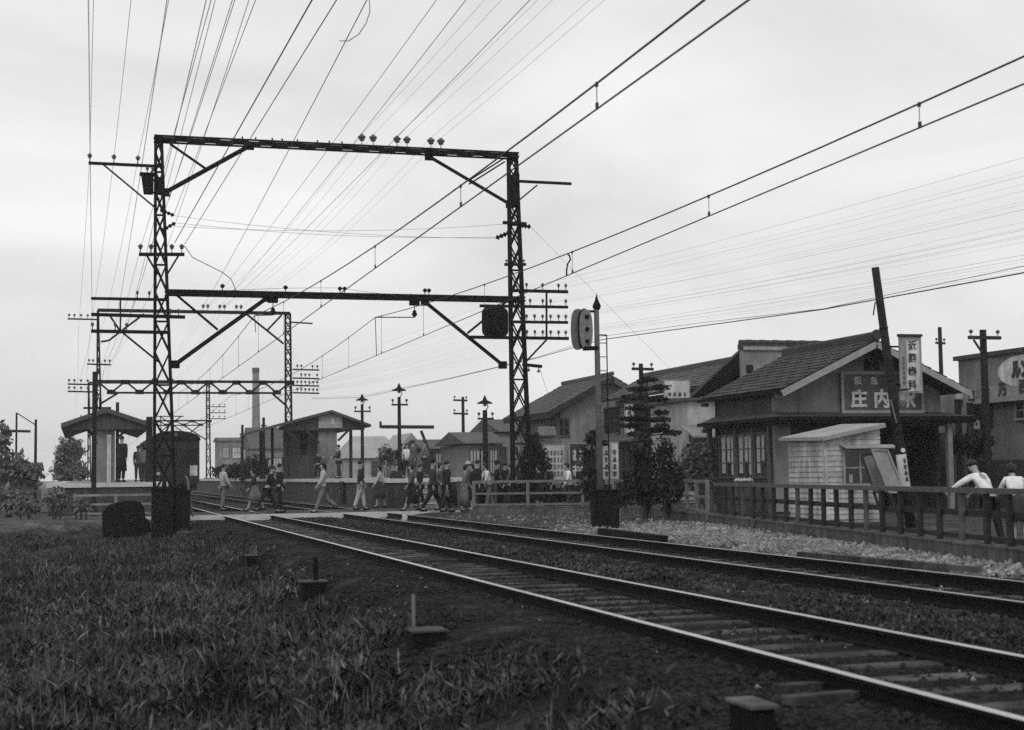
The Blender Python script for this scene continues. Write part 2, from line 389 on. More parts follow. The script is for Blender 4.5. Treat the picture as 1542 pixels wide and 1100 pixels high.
# weeds: uncountable
def weeds(name, n, xf, yf, m, hmin, hmax, w, leafy=.5, keep=None, seed=1):
    rs = np.random.RandomState(seed); X = xf(n); Y = yf(n)
    dens = np.array([noise.noise((x*.7, y*.7, 9))+.6*noise.noise((x*.22, y*.22, 2)) for x, y in zip(X, Y)])
    k = dens > rs.uniform(-.6, .36, n)
    if keep is not None: k &= keep(X, Y)
    for p_ in STANDS: k &= ~((np.abs(X-p_.x) < .5) & (Y-p_.y < .5) & (Y-p_.y > -1.4))
    X, Y, dens = X[k], Y[k], dens[k]; n = len(X); Z = gz_np(X, Y)-.03
    Hh = rs.uniform(hmin, hmax, n)*(1+.7*np.clip(dens, -.4, .9)); an = rs.uniform(0, 2*PI, n); lean = rs.uniform(.05, .75, n)*Hh
    lf = rs.random_sample(n) < leafy
    wd = np.where(lf, w*rs.uniform(1.6, 3.4, n), w*rs.uniform(.5, 1.1, n))
    Hh = np.where(lf, Hh*rs.uniform(.35, 1., n), Hh)
    dx, dy = np.cos(an), np.sin(an); px, py = -dy, dx
    z0 = np.where(lf, Hh*.55, 0)
    def pt(t, s, zz): return np.stack([X+dx*lean*t+px*wd*s, Y+dy*lean*t+py*wd*s, Z+zz], -1)
    tip = np.where(lf, Hh*.95, Hh)
    P = np.stack([pt(.0, 0, z0), pt(.55, -.5, z0+(tip-z0)*.62), pt(1.1, 0, tip), pt(.55, .5, z0+(tip-z0)*.62)], 1).reshape(-1, 3)
    F = np.arange(n*4).reshape(-1, 4)
    return tag(npmesh(name, P, F, m), kind='stuff')
xr = np.random.RandomState(5)
tag(weeds('weedy_grass', 400000, lambda n: 2.95+np.random.normal(0, .2, n)-11.5*np.random.random(n)**1.15, ylog(5.5, 48.0), 'weed', .045, .25, .0135, .62), 'rank dark grass and leafy weeds filling the field left of the track', 'weeds')
tag(weeds('dry_stalks', 34000, lambda n: 2.8-11.5*np.random.random(n)**1.1, ylog(6, 48.0), 'weed2', .12, .36, .008, .3, seed=12), 'dry pale stalks standing among the weeds of the field', 'weeds')
tag(weeds('trackside_weeds', 40000, lambda n: np.clip(np.random.normal(7.05, .42, n), 6.05, 8.1), ylog(8, 48.0), 'weed', .03, .10, .016, .6, seed=2), 'low weeds growing on the strip between the two tracks', 'weeds')
tag(weeds('kerbside_weeds', 5000, uni(10.2, 16), ylog(14, 46.0), 'weed', .04, .16, .02, .5, keep=lambda X, Y: np.array([(abs(x-kerb_x(y)+.25) < .25) or x < 10.6 for x, y in zip(X, Y)]), seed=4), 'sparse weeds on the edges of the pale stone strip', 'weeds')
# ------------------------------------------------------------------ catenary gantries
def lattice_mast(root, x_in, x_out_top, x_out_bot, y, z0, z1, hy0=.10, hy1=.07, leg=.085, npan=15, lab=None):
    """four legs tied by crossed bars; the face at x_in is upright, the other one leans in"""
    m = MB(); f = lambda t: (x_in, x_out_bot+(x_out_top-x_out_bot)*t, hy0+(hy1-hy0)*t)
    def P(t, i, j):
        a, b, h = f(t); return Vector((a if i == 0 else b, y+(h if j else -h), z0+(z1-z0)*t))
    sgn = 1 if x_out_bot > x_in else -1
    for i in (0, 1):
        for j in (0, 1):
            m.bar(P(0, i, j), P(1, i, j), leg, leg, (0, 1, 0))
    ts = [0]; hgt = .075
    raw = [1.0*(1-.55*k/(npan-1)) for k in range(npan)]; tot = sum(raw)
    for r_ in raw: ts.append(ts[-1]+r_/tot)
    for k in range(npan):
        a, b = ts[k], ts[k+1]
        for j in (0, 1):
            o = Vector((0, (.028 if j else -.028), 0))
            m.bar(P(a, 0, j)+o, P(b, 1, j)+o, .05, .012, (0, 1, 0)); m.bar(P(a, 1, j)+o*1.5, P(b, 0, j)+o*1.5, .05, .012, (0, 1, 0))
            if k % 2 == 0: m.bar(P(a, 0, j)-o, P(a, 1, j)-o, .05, .012, (0, 1, 0))
        for i in (0, 1):
            o = Vector(((.028 if i else -.028)*sgn, 0, 0))
            m.bar(P(a, i, 0)+o, P(a, i, 1)+o, .06, .012, (1, 0, 0))
    o = m.build('mast', 'steel', root)
    b = MB(); a_, b_, h_ = f(0); xc = (a_+b_)/2; b.box(xc-.55, xc+.55, y-.55, y+.55, z0-.35, z0+.03); b.build('footing', 'concd', root)
    return o
def girder(root, p, q, h, d, name='beam', dashes=True):
    """twin channels with batten plates and lacing bars"""
    p = Vector(p); q = Vector(q); m = MB(); u = (q-p).normalized(); oy = Vector((0, d/2, 0)); L_ = (q-p).length
    for s in (-1, 1):
        m.bar(p+oy*s+Vector((0,0,h*.36)), q+oy*s+Vector((0,0,h*.36)), .07, h*.26); m.bar(p+oy*s-Vector((0,0,h*.36)), q+oy*s-Vector((0,0,h*.36)), .07, h*.26)
        n = max(6, int(L_/.42))
        for k in range(n):
            a = p+u*(L_*k/n)+oy*s*1.12; b = p+u*(L_*(k+1)/n)+oy*s*1.12; zz = Vector((0,0,h*.34))
            m.bar(a-zz if k % 2 else a+zz, b+zz if k % 2 else b-zz, h*.42, .012, (0,1,0))
    for k in range(1, int(L_/.9)):
        c = p+u*(.9*k); m.bar(c-oy+Vector((0,0,h*.5)), c+oy+Vector((0,0,h*.5)), .08, .01)
    for (f0, f1) in ((0, .17), (.30, .44), (.47, 1)): m.bar(p+u*L_*f0-oy*.6, p+u*L_*f1-oy*.6, .012, h*.5)
    return m.build(name, 'steel', root)
def insulator(mb, p, h=.22, r=.075, up_=1):
    p = Vector(p); s = up_
    mb.lathe(p, [(.014, 0), (.014, s*h*.42), (r*.55, s*h*.44), (r*.75, s*h*.56), (r*.6, s*h*.62), (r, s*h*.68), (r*.95, s*h*.84), (r*.5, s*h*.9), (r*.42, s*h)], 8)
def cross_arm(root, p, q, w, ins, h=.24, r=.06, m='steel', brace=None, names='insulator', up_=1, dz=None):
    a = MB(); a.bar(p, q, w, w)
    for br in (brace or []): a.bar(br[0], br[1], w*.55, w*.55)
    arm = a.build('cross_arm', m, root)
    for i in ins:
        b = MB(); insulator(b, Vector(i)+Vector((0, 0, w/2*up_)), h, r, up_); b.build(names, 'porc', arm, smooth=True)
    return arm
def strain(root, p, q, r=.07):   # a short string of discs
    p = Vector(p); q = Vector(q); b = MB(); n = 8; pts = []; rs = []
    for k in range(n+1):
        pts.append(p+(q-p)*k/n); rs.append(r if k % 2 else r*.35)
    b.tube(pts, rs, 8); b.build('strain_insulator', 'tar', root, smooth=True)

G1 = 47.0
def P1(x, y): return PY(x, y, G1)
g1 = empty('catenary_gantry', (8, G1, 0), 'tall black lattice steel gantry spanning both tracks at the crossing, nearest of the three', 'gantry', 'gantries over the tracks')
zt = P1(500, 222).z; zl = P1(500, 446).z
xl = P1(234, 300).x; xr = P1(768, 400).x
lattice_mast(g1, xl, P1(243, 215).x, xl+.66, G1, -.45, zt+.1, npan=14)
lattice_mast(g1, xr, P1(777, 240).x, xr+.62, G1, -.1, zt+.1, npan=14)
girder(g1, (xl-.05, G1, zt), (P1(777, 240).x+.05, G1, zt), .19, .34, 'top_beam')
girder(g1, (xl+.3, G1, zl), (xr+.45, G1, zl), .17, .4, 'lower_beam')
def brace(root, a, b, w=.13, gus=True, twin=False, Y=G1):
    m = MB(); a = PY(*a, Y); b = PY(*b, Y)
    if twin:
        o = Vector((0, .09, .0)); n = (b-a).normalized().cross(Vector((0,1,0)))*.05
        m.bar(a+o+n, b+o+n, .05, .07, (0,1,0)); m.bar(a-o-n, b-o-n, .05, .07, (0,1,0))
    else: m.bar(a, b, w, w*.8, (0,1,0))
    if gus:
        for p in (a, b): m.obox(p, (.13,0,0), (0,.07,0), (0,0,.12))
    return m.build('knee_brace', 'steel', root)
brace(g1, (249, 290), (376, 220)); brace(g1, (256, 217), (312, 256), .07, False)
brace(g1, (646, 236), (768, 308), twin=True); brace(g1, (760, 241), (706, 275), .08, False, True)
brace(g1, (264, 549), (402, 449)); brace(g1, (264, 443), (328, 497), .07, False)
brace(g1, (640, 455), (757, 550), twin=True); brace(g1, (762, 455), (704, 502), .07, False)
# cross arms, left mast
A = lambda y: -.2
def arm1(p, q, ins, yi, w=.085, dy=-.22, brs=(), **k):
    off = Vector((0, dy, 0)); pa, qa = P1(*p)+off, P1(*q)+off
    I = [pa+(qa-pa)*((x-p[0])/(q[0]-p[0])) for x in ins]
    return cross_arm(g1, pa, qa, w, I, brace=[(P1(*a)+off, P1(*b)+off) for a, b in brs], **k)
arm1((133, 248), (240, 253), (135, 171, 207), 0, brs=[((155, 250), (237, 318))], h=.26, r=.075)
arm1((209, 385), (277, 385), (211, 227, 258, 273), 0, brs=[((221, 387), (237, 415)), ((268, 387), (251, 415))], h=.27, r=.08, w=.1)
arm1((137, 451), (254, 453), (206, 224), 0, brs=[((181, 452), (181, 501))], h=.22, r=.05)
arm1((137, 475), (278, 479), (256, 268), 0, h=.2, r=.05, w=.1)
arm1((137, 500), (256, 502), (139, 173, 190), 0, brs=[((184, 502), (238, 546))], h=.22, r=.055, w=.1)
# right mast
arm1((774, 275), (857, 279), (), 0, brs=[((776, 306), (806, 281))])
arm1((757, 400), (789, 400), (760, 786), 0, h=.12, r=.05)
arm1((768, 439), (852, 441), (790, 814, 838, 849), 0, h=.22, r=.055, brs=[((820, 440), (820, 511))], w=.1)
arm1((720, 462), (852, 464), (795, 814, 826, 849), 0, h=.22, r=.055, w=.09)
arm1((766, 486), (852, 487), (790, 802, 814, 826, 838, 849), 0, h=.22, r=.055, w=.09)
arm1((705, 509), (853, 511), (790, 802, 814, 826, 838, 849), 0, h=.22, r=.055, brs=[((787, 548), (820, 513))], w=.1)
arm1((784, 550), (813, 553), (793, 808), 0, h=.16, r=.06, up_=-1, w=.1)
# small insulators along the beams
for xs_, yy in (((365, 385, 410), 213), ((425, 448), 216), ((478, 496, 515), 219)):
    for x in xs_:
        b = MB(); p = P1(x, yy); insulator(b, (p.x, G1, zt+.09), .12, .035); b.build('insulator', 'porc', g1, smooth=True)
TOPINS = []
for x in (545, 562, 598, 613, 649, 664):
    b = MB(); p = P1(x, 225); insulator(b, (p.x, G1, zt+.09), .38, .13); b.build('insulator', 'porc', g1, smooth=True); TOPINS.append(p.x)
for x in (512, 519, 640, 646, 335, 430):
    b = MB(); p = P1(x, 445); insulator(b, (p.x, G1, zl+.085), .22, .08); b.build('insulator', 'tar', g1, smooth=True)
HANG = []
for x in (411, 624):
    b = MB(); p = P1(x, 450); b.obox((p.x, G1, zl-.17), (.15,0,0), (0,.12,0), (0,0,.08)); insulator(b, (p.x, G1, zl-.24), .4, .09, -1); b.build('hanging_insulator', 'tar', g1); HANG.append(p.x)
strain(g1, P1(241, 316), P1(262, 325)); strain(g1, P1(243, 348), P1(264, 336)); strain(g1, P1(779, 339), P1(799, 342), .09); strain(g1, P1(768, 350), P1(747, 359), .09)
m = MB(); m.bar(P1(755, 337)+Vector((0,-.2,0)), P1(790, 339)+Vector((0,-.2,0)), .1); m.build('cross_arm', 'steel', g1)
# gusset plates round the upper corner of each mast
for (x0, y0, x1, y1) in ((236, 268, 246, 293), (770, 262, 781, 312)):
    a = P1(x0, y0); b_ = P1(x1, y1); m = MB()
    for s in (-1, 1): m.box(a.x, b_.x, G1+s*.15-.006, G1+s*.15+.006, b_.z, a.z)
    m.build('gusset_plate', 'steel', g1)

# transformer hung on the left mast, a thing of its own
tr = empty('pole_transformer', PY(222, 295, G1), 'small black tapered transformer box hung on the left mast of the near gantry', 'transformer')
c = P1(222, 282); m = MB()
w = .19; m.prism([(c.x-.2, G1-.2, c.z+.30), (c.x+.16, G1-.2, c.z+.30), (c.x+.16, G1-.2, c.z-.28), (c.x-.12, G1-.2, c.z-.28)], (0, -.34, 0)); m.build('tank', 'tar', tr, bevel=.012)
m = MB(); m.box(c.x-.25, c.x+.2, G1-.58, G1-.17, c.z+.30, c.z+.345); m.build('lid', 'tar', tr)
m = MB()
for k in (0, 1): insulator(m, (c.x-.02+.16*k, G1-.37, c.z+.345), .22, .05)
m.build('bushing', 'porc', tr)
m = MB(); m.box(c.x+.16, xl+.02, G1-.36, G1-.3, c.z-.26, c.z-.2); m.box(c.x+.16, xl+.02, G1-.36, G1-.3, c.z+.12, c.z+.18); m.bar((c.x+.1, G1-.33, c.z+.4), (xl+.02, G1-.33, c.z+.62), .06); m.build('bracket', 'steel', tr)

# signal seen from the back between the arms of the right mast
sg = empty('railway_signal', P1(742, 509), 'black rounded square signal backboard hung beside the right mast of the near gantry', 'signal')
a = P1(722, 464); b_ = P1(762, 509); cx_, cz_ = (a.x+b_.x)/2, (a.z+b_.z)/2; hw, hh = (b_.x-a.x)/2, (a.z-b_.z)/2
def rrect(cx, y, cz, hw, hh, r, n=5):
    pts = []
    for sx, sz, a0 in ((1,1,0),(-1,1,90),(-1,-1,180),(1,-1,270)):
        for k in range(n+1):
            t = R(a0+90*k/n); pts.append((cx+sx*(hw-r)+r*math.cos(t), y, cz+sz*(hh-r)+r*math.sin(t)))
    return pts
m = MB(); m.prism(rrect(cx_, G1-.3, cz_, hw, hh, .2), (0, .025, 0)); m.build('backboard', 'tar', sg)
m = MB(); m.box(cx_-.16, cx_+.16, G1-.47, G1-.3, cz_-.36, cz_+.36); m.build('lamp_case', 'tar', sg, bevel=.02)
for k in (-1, 1):
    m = MB(); m.tube([(cx_, G1-.27, cz_+.2*k), (cx_, G1+.0, cz_+.2*k)], .1, 10); m.build('hood', 'tar', sg)
m = MB(); m.box(cx_-.05, cx_+.05, G1-.29, G1-.2, cz_-hh-.06, cz_+hh+.06); m.build('bracket', 'steel', sg)

# second and third gantry, farther along the line
def far_gantry(Y, lab, pl, pr, ytop, ylow, ybase, truss, arms_l, arms_r, topx, leg, npan):
    def Q(x, y): return PY(x, y, Y)
    g = empty('catenary_gantry', (7, Y, 0), lab, 'gantry', 'gantries over the tracks')
    zt_, zb = Q((pl[0]+pr[0])/2, ytop).z, None
    z0 = Q((pl[0]+pr[0])/2, ybase).z
    lattice_mast(g, Q(pl[0], 600).x, Q(pl[1], ytop).x, Q(pl[2], 700).x, Y, z0, zt_, leg=leg, npan=npan)
    lattice_mast(g, Q(pr[0], 600).x, Q(pr[1], ytop).x, Q(pr[2], 700).x, Y, z0, zt_, leg=leg, npan=npan)
    xa, xb = Q(pl[0], 600).x, Q(pr[1], 600).x
    m = MB(); m.bar((xa, Y-.1, zt_), (xb, Y-.1, zt_), .12, .2); m.bar((xa, Y+.12, zt_), (xb, Y+.12, zt_), .12, .16); m.build('top_beam', 'steel', g)
    if truss:
        za, zb = Q((pl[0]+pr[0])/2, truss[0]).z, Q((pl[0]+pr[0])/2, truss[1]).z; m = MB()
        m.bar((xa, Y, za), (xb, Y, za), .16, .16); m.bar((xa+.6, Y, zb), (xb-.6, Y, zb), .14, .12); n = 14
        for k in range(n):
            u0 = xa+(xb-xa)*k/n; u1 = xa+(xb-xa)*(k+1)/n
            m.bar((u0, Y-.05, za if k % 2 == 0 else zb), (u1, Y-.05, zb if k % 2 == 0 else za), .11, .05, (0,1,0))
            uu = u1; m.obox((uu, Y, zb+.05 if k % 2 == 0 else za-.05), (.26,0,0), (0,.08,0), (0,0,.14))
        m.build('truss_beam', 'steel', g)
    for (p, q) in ylow:
        m = MB(); m.bar(Q(*p), Q(*q), .12, .09, (0,1,0)); m.build('knee_brace', 'steel', g)
    for (p, q, ins) in arms_l+arms_r:
        off = Vector((0, -.2, 0)); pa, qa = Q(*p)+off, Q(*q)+off
        cross_arm(g, pa, qa, .09, [pa+(qa-pa)*((x-p[0])/(q[0]-p[0])) for x in ins], h=.28, r=.08)
    for x in topx:
        b = MB(); p = Q(x, ytop); insulator(b, (p.x, Y, zt_+.08), .42, .11); b.build('insulator', 'porc', g)
    return g, zt_
g2, zt2 = far_gantry(95., 'middle lattice gantry with a zigzag truss beam, standing on the station platforms', (146, 148, 155), (430, 437, 440), 470, 
    [((164, 513), (217, 473)), ((152, 515), (164, 513)), ((165, 475), (183, 502)), ((367, 470), (427, 518)), ((424, 475), (403, 497)), ((152, 608), (178, 592)), ((410, 593), (432, 612))],
    722, (575, 592), [((102, 481), (147, 482), (104, 112, 122, 132)), ((131, 549), (167, 550), (134, 140, 158, 165)), ((102, 579), (147, 580), (104, 112, 122, 132)), ((102, 590), (147, 591), (104, 112, 122, 132))],
    [((437, 486), (470, 488), ()), ((440, 557), (480, 558), (447, 453, 470, 477)), ((440, 570), (480, 571), (453, 459, 465, 477)), ((440, 581), (480, 582), (447, 453, 459, 465, 471, 477)), ((440, 592), (480, 593), (447, 453, 459, 465, 471, 477))],
    (306, 313, 331, 338, 356, 363), .10, 14)
g3, zt3 = far_gantry(162., 'farthest lattice gantry, faded behind the middle one', (133, 134, 137), (311, 315, 317), 577,
    [((272, 638), (311, 663)), ((302, 640), (285, 653))], 722, (634, 641), [((120, 630), (134, 630), (122, 130))],
    [((316, 613), (340, 613), (321, 330, 338)), ((316, 622), (340, 622), (321, 330, 338)), ((316, 631), (340, 631), (321, 330, 338))], (230, 236, 260), .13, 10)

# ------------------------------------------------------------------ overhead wires
def spanpts(pts, sag, n=14):
    out = []
    for (a, b), s in zip(zip(pts, pts[1:]), sag):
        a = Vector(a); b = Vector(b)
        for k in range(n):
            t = k/n; out.append(a+(b-a)*t-Vector((0, 0, 4*s*t*(1-t))))
    out.append(Vector(pts[-1])); return out
def wire(pts, r, sag, lab, grp, name='overhead_wire', n=14):
    m = MB(); m.tube(spanpts(pts, sag, n), r, 4, False); o = m.build(name, 'wire', loc=pts[0]); return tag(o, lab, 'wire', grp)
YS = [-6.0, G1, 95., 162., 260.]
def along(x, z, r, lab, grp, sag=.55, xs_=None, zs=None, dz0=0.):
    xs_ = xs_ or [x]*5; zs = zs or [z+dz0, z, z-.05, z-.1, z-.1]
    return wire([(a, b, c) for a, b, c in zip(xs_, YS, zs)], r, [sag, sag*.8, sag, sag*1.5], lab, grp)
YS = [-18.0, G1, 95., 162., 260.]
def messenger(x): pass
def contact_line(x, lab):
    zc, zm = 5.04, zl-.66
    r = empty('overhead_line', (x, G1, 5), lab, 'overhead line', 'contact lines over the tracks')
    pm = spanpts([(x, -18, zm), (x, G1, zm), (x, 95, zm+.1), (x, 162, zm+.1), (x, 230, zm)], [.97, .55, .6, .6], 26)
    m = MB(); m.tube(pm, .012, 5, False); m.build('messenger_wire', 'wire', r)
    m = MB(); m.tube([(x, -18, zc), (x, 47, zc), (x, 95, zc), (x, 230, zc)], .0105, 5, False); m.build('contact_wire', 'wire', r)
    for y in [4, 9.3, 14.62, 20.5, 27, 33.5, 40, 46, 52, 58, 64, 71, 78, 85, 92]:
        z1 = next((a.z+(b.z-a.z)*(y-a.y)/(b.y-a.y) for a, b in zip(pm, pm[1:]) if a.y <= y <= b.y), zm)
        m = MB(); m.tube([(x, y, zc), (x, y, z1)], .005, 4, False); m.obox((x, y, zc+.03), (.012,0,0), (0,.02,0), (0,0,.035)); m.obox((x, y, z1-.01), (.012,0,0), (0,.02,0), (0,0,.025)); m.build('dropper', 'wire', r)
    return r
for x, h, lab in ((5.18, HANG[0], 'pair of contact and messenger wires slung over the near shiny track'), (9.01, HANG[1], 'pair of contact and messenger wires slung over the far dull track')):
    ol = contact_line(x, lab)
    m = MB(); a = Vector((h, G1, zl-.64)); b = Vector((x, G1, zl-.66)); m.bar(a, b, .03); m.bar((x, G1, zl-.66), (x+.03, G1, zl-1.9 if x > 8 else zl-1.2), .02); m.build('hanger', 'steel', ol)
    if x > 8:
        m = MB(); y = 27.3; q = spanpts([(x, -18, zl-.66), (x, G1, zl-.66)], [.97], 60); zz = min(q, key=lambda p: abs(p.y-y)).z; m.tube([(x, y, zz), (x+.05, y, zz-.05), (x+.06, y, zz-.12), (x+.0, y, (zz+5.04)/2), (x-.02, y, 5.12), (x-.02, y, 5.04)], .016, 6); m.build('jumper', 'tar', ol)

def line_wire(far, px, py, z, r, lab, grp, ext=1.3, sag=.0):
    far = Vector(far); n = PZ(px, py, z); e = far+(n-far)*ext
    return wire([e, far], r, [sag], lab, grp, n=8)
gt = 'power wires crossing the sky over the gantries'
LT = 'thin overhead wire fanning up out of the top of the picture'
for fx, fy, nx_, z, r in ((262, 323, 385, 9.6, .007), (255, 300, 350, 9.8, .007), (263, 366, 470, 8.6, .013), (278, 368, 507, 8.6, .010)):
    line_wire(PY(fx, fy, G1), nx_, 0, z, r, 'feeder wire running from the left mast up out of the top of the picture', 'feeder wires of the left mast')
for x, z, nx_, r in ((306, 0, 540, .010), (313, 0, 640, .007), (331, 0, 683, .008), (338, 0, 775, .009)):
    p = PY(x, 462, 95.); line_wire(p, nx_, 0, 10.2, r, LT, gt, 1.5, .35)
for i, x in enumerate(TOPINS):
    p2 = PY((306, 313, 331, 338, 356, 363)[i], 462, 95.)
    wire([(x, -18, zt+.4), (x, G1, zt+.47), p2, (p2.x, 162, p2.z-.2)], .0045, [.5, .7, .6], LT, gt)
for x, y in ((135, 242), (171, 243), (207, 244), (211, 376), (227, 376)):
    p = P1(x, y); wire([(p.x-.05, -18, p.z), (p.x, G1-.2, p.z), (p.x-.4, 95, p.z-.3), (p.x-.6, 162, p.z-.6)], .0055, [.5, .4, .4], 'thin wire rising to the left cross arms of the near gantry', 'wires on the left cross arms')
for x, y in ((206, 447), (224, 447), (139, 495), (173, 495), (190, 495)):
    p = P1(x, y); wire([(p.x-.5, -18, p.z+.2), (p.x, G1-.2, p.z), (p.x-.6, 95, p.z+1.4), (p.x-.9, 162, p.z+1)], .004, [.5, .4, .4], 'thin wire rising to the left cross arms of the near gantry', 'wires on the left cross arms')
for j, (yy, xs_) in enumerate(((434, (790, 814, 838, 849)), (457, (795, 814, 826, 849)), (481, (790, 802, 814, 826, 838, 849)), (505, (790, 802, 814, 826, 838, 849)))):
    for i, x in enumerate(xs_):
        p = P1(x, yy); q = PY(447+(x-790)*.6, (553, 566, 577, 588)[j], 95.)
        wire([(p.x+1.0+.3*i, -18, p.z-1.6+.12*i), (p.x, G1-.2, p.z), q], .0013 if (i+j) % 3 else .0022, [.55+.1*(i % 3), .3], 'faint telegraph wire strung to the right hand cross arms of the near gantry', 'telegraph wires on the right cross arms')
for (a, b) in (((262, 325), (747, 359)), ((264, 336), (760, 357)), ((262, 341), (757, 338))):
    wire([P1(*a), P1(*b)], .005, [.18], 'thin span wire stretched between the two masts of the near gantry', 'span wires between the masts')
wire([P1(799, 342), PY(1015, 562, 60.)], .006, [.0], 'thin slanting guy wire from the right mast down to the house roof', None, 'guy_wire')
wire([P1(812, 553), P1(835, 625), PY(856, 720, 47.5)], .006, [0, .02], 'thin cable dropping from the lowest right arm of the near gantry', None, 'drop_cable')
wire([P1(278, 371), P1(290, 388), P1(330, 408), P1(348, 421), P1(355, 438)], .012, [0, .0, -.02, -.02], 'slack jumper wire curling from the left mast onto the lower beam', None, 'jumper_wire')
wire([P1(340, 438), P1(512, 434), P1(643, 447)], .006, [-.03, .05], 'thin wire lying just above the lower gantry beam', None, 'beam_wire')
LW = [(1700, 378), (1542, 411), (1327, 450), (1240, 466), (1050, 492), (905, 512), (806, 540), (680, 570), (545, 599), (470, 601)]
for dz, r, lab in ((0, .013, 'thick drooping service cable strung past the leaning pole, lower of the pair'), (.06, .006, 'thin drooping wire just above the thick service cable at the leaning pole')):
    pts = [PX(x, y, 15.5)+Vector((0, 0, dz*(1+.9*math.sin(i*1.7)))) for i, (x, y) in enumerate(LW)]
    m = MB(); m.tube(pts, r, 5, False); tag(m.build('service_cable', 'wire', loc=pts[2]), lab, 'cable')
# loose end hanging in the air near the top of the picture
p0 = PY(511, 62, 20.); pts = [PY(x, y, 20.) for x, y in ((511, 62), (525, 62), (540, 52), (551, 36), (557, 18), (556, -4), (553, -30))]
m = MB(); m.tube(pts, .006, 5, False); tag(m.build('loose_wire', 'wire', loc=p0), 'loose curled wire end hanging at the top of the sky', 'wire')

# ------------------------------------------------------------------ oval signal on a post with relay case and ladder
Yg = 32.4
def PS(x, y): return PY(x, y, Yg)
b0 = PS(905, 800); ss = empty('signal_post', (b0.x, Yg, -.1), 'grey signal post with a tall oval head and a spiked finial', 'signal')
xp = PS(901, 600).x; zt_ = PS(900, 465).z
m = MB(); m.tube([(xp, Yg, -.1), (xp, Yg, 2.2), (xp-.01, Yg, zt_)], [.075, .07, .06], 12); m.build('post', M['woodm'], ss, smooth=True)
m = MB(); m.lathe((xp, Yg, zt_), [(.06, -.03), (.085, 0), (.10, .06), (.07, .13), (.04, .2), (.02, .28), (.003, .34)], 12); m.build('finial', 'steel', ss, smooth=True)
# the head faces along the track, so it is seen edge-on from here
a = PS(860, 465); b_ = PS(893, 527); hx = PS(877, 496); hz = (a.z-b_.z)/2
def oval(c, rx, rz, ang, n=28, p=2.6):
    u = Vector((math.cos(ang), math.sin(ang), 0)); pts = []
    for k in range(n):
        t = 2*PI*k/n; ct, st = math.cos(t), math.sin(t)
        pts.append(Vector(c)+u*(rx*math.copysign(abs(ct)**(2/p), ct))+Vector((0, 0, rz*math.copysign(abs(st)**(2/p), st))))
    return pts
hd = R(28)   # turned away from the camera
c = Vector((hx.x, Yg-.05, hx.z)); nrm = Vector((math.sin(hd), -math.cos(hd), 0))
headm = mat('grey signal enamel', .12, .6, .3, 7, .1)
m = MB(); m.prism(oval(c+Vector((-.09, .16, 0)), .155, hz, R(0)), Vector((.0, -.10, 0))); m.build('hood', headm, ss)
pl_ = oval(c+Vector((.075, 0, 0)), .165, hz*.97, R(4)); m = MB(); m.prism(pl_, (0, .03, 0)); m.build('backboard', mat('pale signal enamel', .19, .6, .4, 9, .1), ss)
m = MB()
for p, q in zip(pl_, pl_[1:]+pl_[:1]):
    if (p.x+q.x)/2 < c.x+.09: m.bar(p+Vector((-.012,.02,0)), q+Vector((-.012,.02,0)), .045, .03, (0,1,0))
m.build('rim', 'steel', ss)
for k, dz in enumerate((.28, -.0, -.28)):
    m = MB(); m.tube([c+Vector((.09, -.001, dz)), c+Vector((.10, -.05, dz))], [.05, .045], 12); m.build('lens', 'steel', ss)
m = MB(); m.bar((c.x+.02, Yg, hx.z+hz*.88), (xp, Yg, hx.z+hz*.88), .06, .05); m.bar((c.x+.02, Yg, hx.z-hz*.95), (xp, Yg, hx.z-hz*.92), .13, .09); m.bar((c.x-.0, Yg, hx.z-hz*.8), (xp, Yg, hx.z-hz*.97), .07, .07); m.build('bracket', 'steel', ss)
m = MB(); xl0 = PS(914, 560).x
m.bar((xl0, Yg-.02, .85), (xl0, Yg-.02, PS(914, 505).z), .022); zz = 1.0
while zz < PS(914, 505).z: m.bar((xp+.05, Yg, zz), (xl0, Yg-.02, zz), .018); zz += .32
m.bar((xp, Yg, PS(910, 505).z), (xl0, Yg-.02, PS(910, 505).z), .03); m.build('ladder', 'steel', ss)
rc = empty('relay_case', (xp, Yg, -.1), 'dark upright relay case at the foot of the oval signal', 'relay case')
x0, x1 = PS(886, 760).x, PS(924, 760).x; zc_ = PS(905, 737).z
m = MB(); m.box(x0+.02, x1-.02, Yg-.42, Yg-.1, -.12, zc_-.05); m.build('case', 'tar', rc, bevel=.012)
m = MB(); m.box(x0-.01, x1+.01, Yg-.45, Yg-.07, zc_-.05, zc_); m.build('lid', 'tar', rc, bevel=.01)
m = MB(); m.box(x0+.06, x1-.06, Yg-.435, Yg-.421, .0, zc_-.12); m.build('door', 'steel', rc)
m = MB(); m.box(x0-.1, x1+.1, Yg-.5, Yg, -.25, -.08); m.build('plinth', 'concd', rc)

# ------------------------------------------------------------------ boxes at the foot of the left mast
bx = PZ(186, 810, -.55); Yb = bx.y
m = MB(); a = PY(155, 760, Yb); b_ = PY(218, 755, Yb); prof = []
for (x, y) in ((155, 808), (154, 772), (162, 762), (180, 756), (196, 754), (211, 756), (217, 764), (219, 780), (226, 786), (227, 810)): prof.append(PY(x, y, Yb))
eb = empty('equipment_box', (bx.x, Yb, -.6), 'large tar black equipment box with a rounded lid left of the near gantry', 'equipment box')
m.prism(prof, (0, .8, 0)); m.build('case', 'tar', eb, bevel=.03)
m = MB(); q = PY(158, 775, Yb); q2 = PY(215, 775, Yb); m.box(q.x, q2.x, Yb-.012, Yb, q.z-.03, q.z+.03); m.build('lid_seam', 'steel', eb)
m = MB(); m.box(bx.x-.05, bx.x+.05, Yb-.03, Yb-.001, q.z-.2, q.z-.1); m.build('latch', 'steel', eb)
Yb2 = 44.6
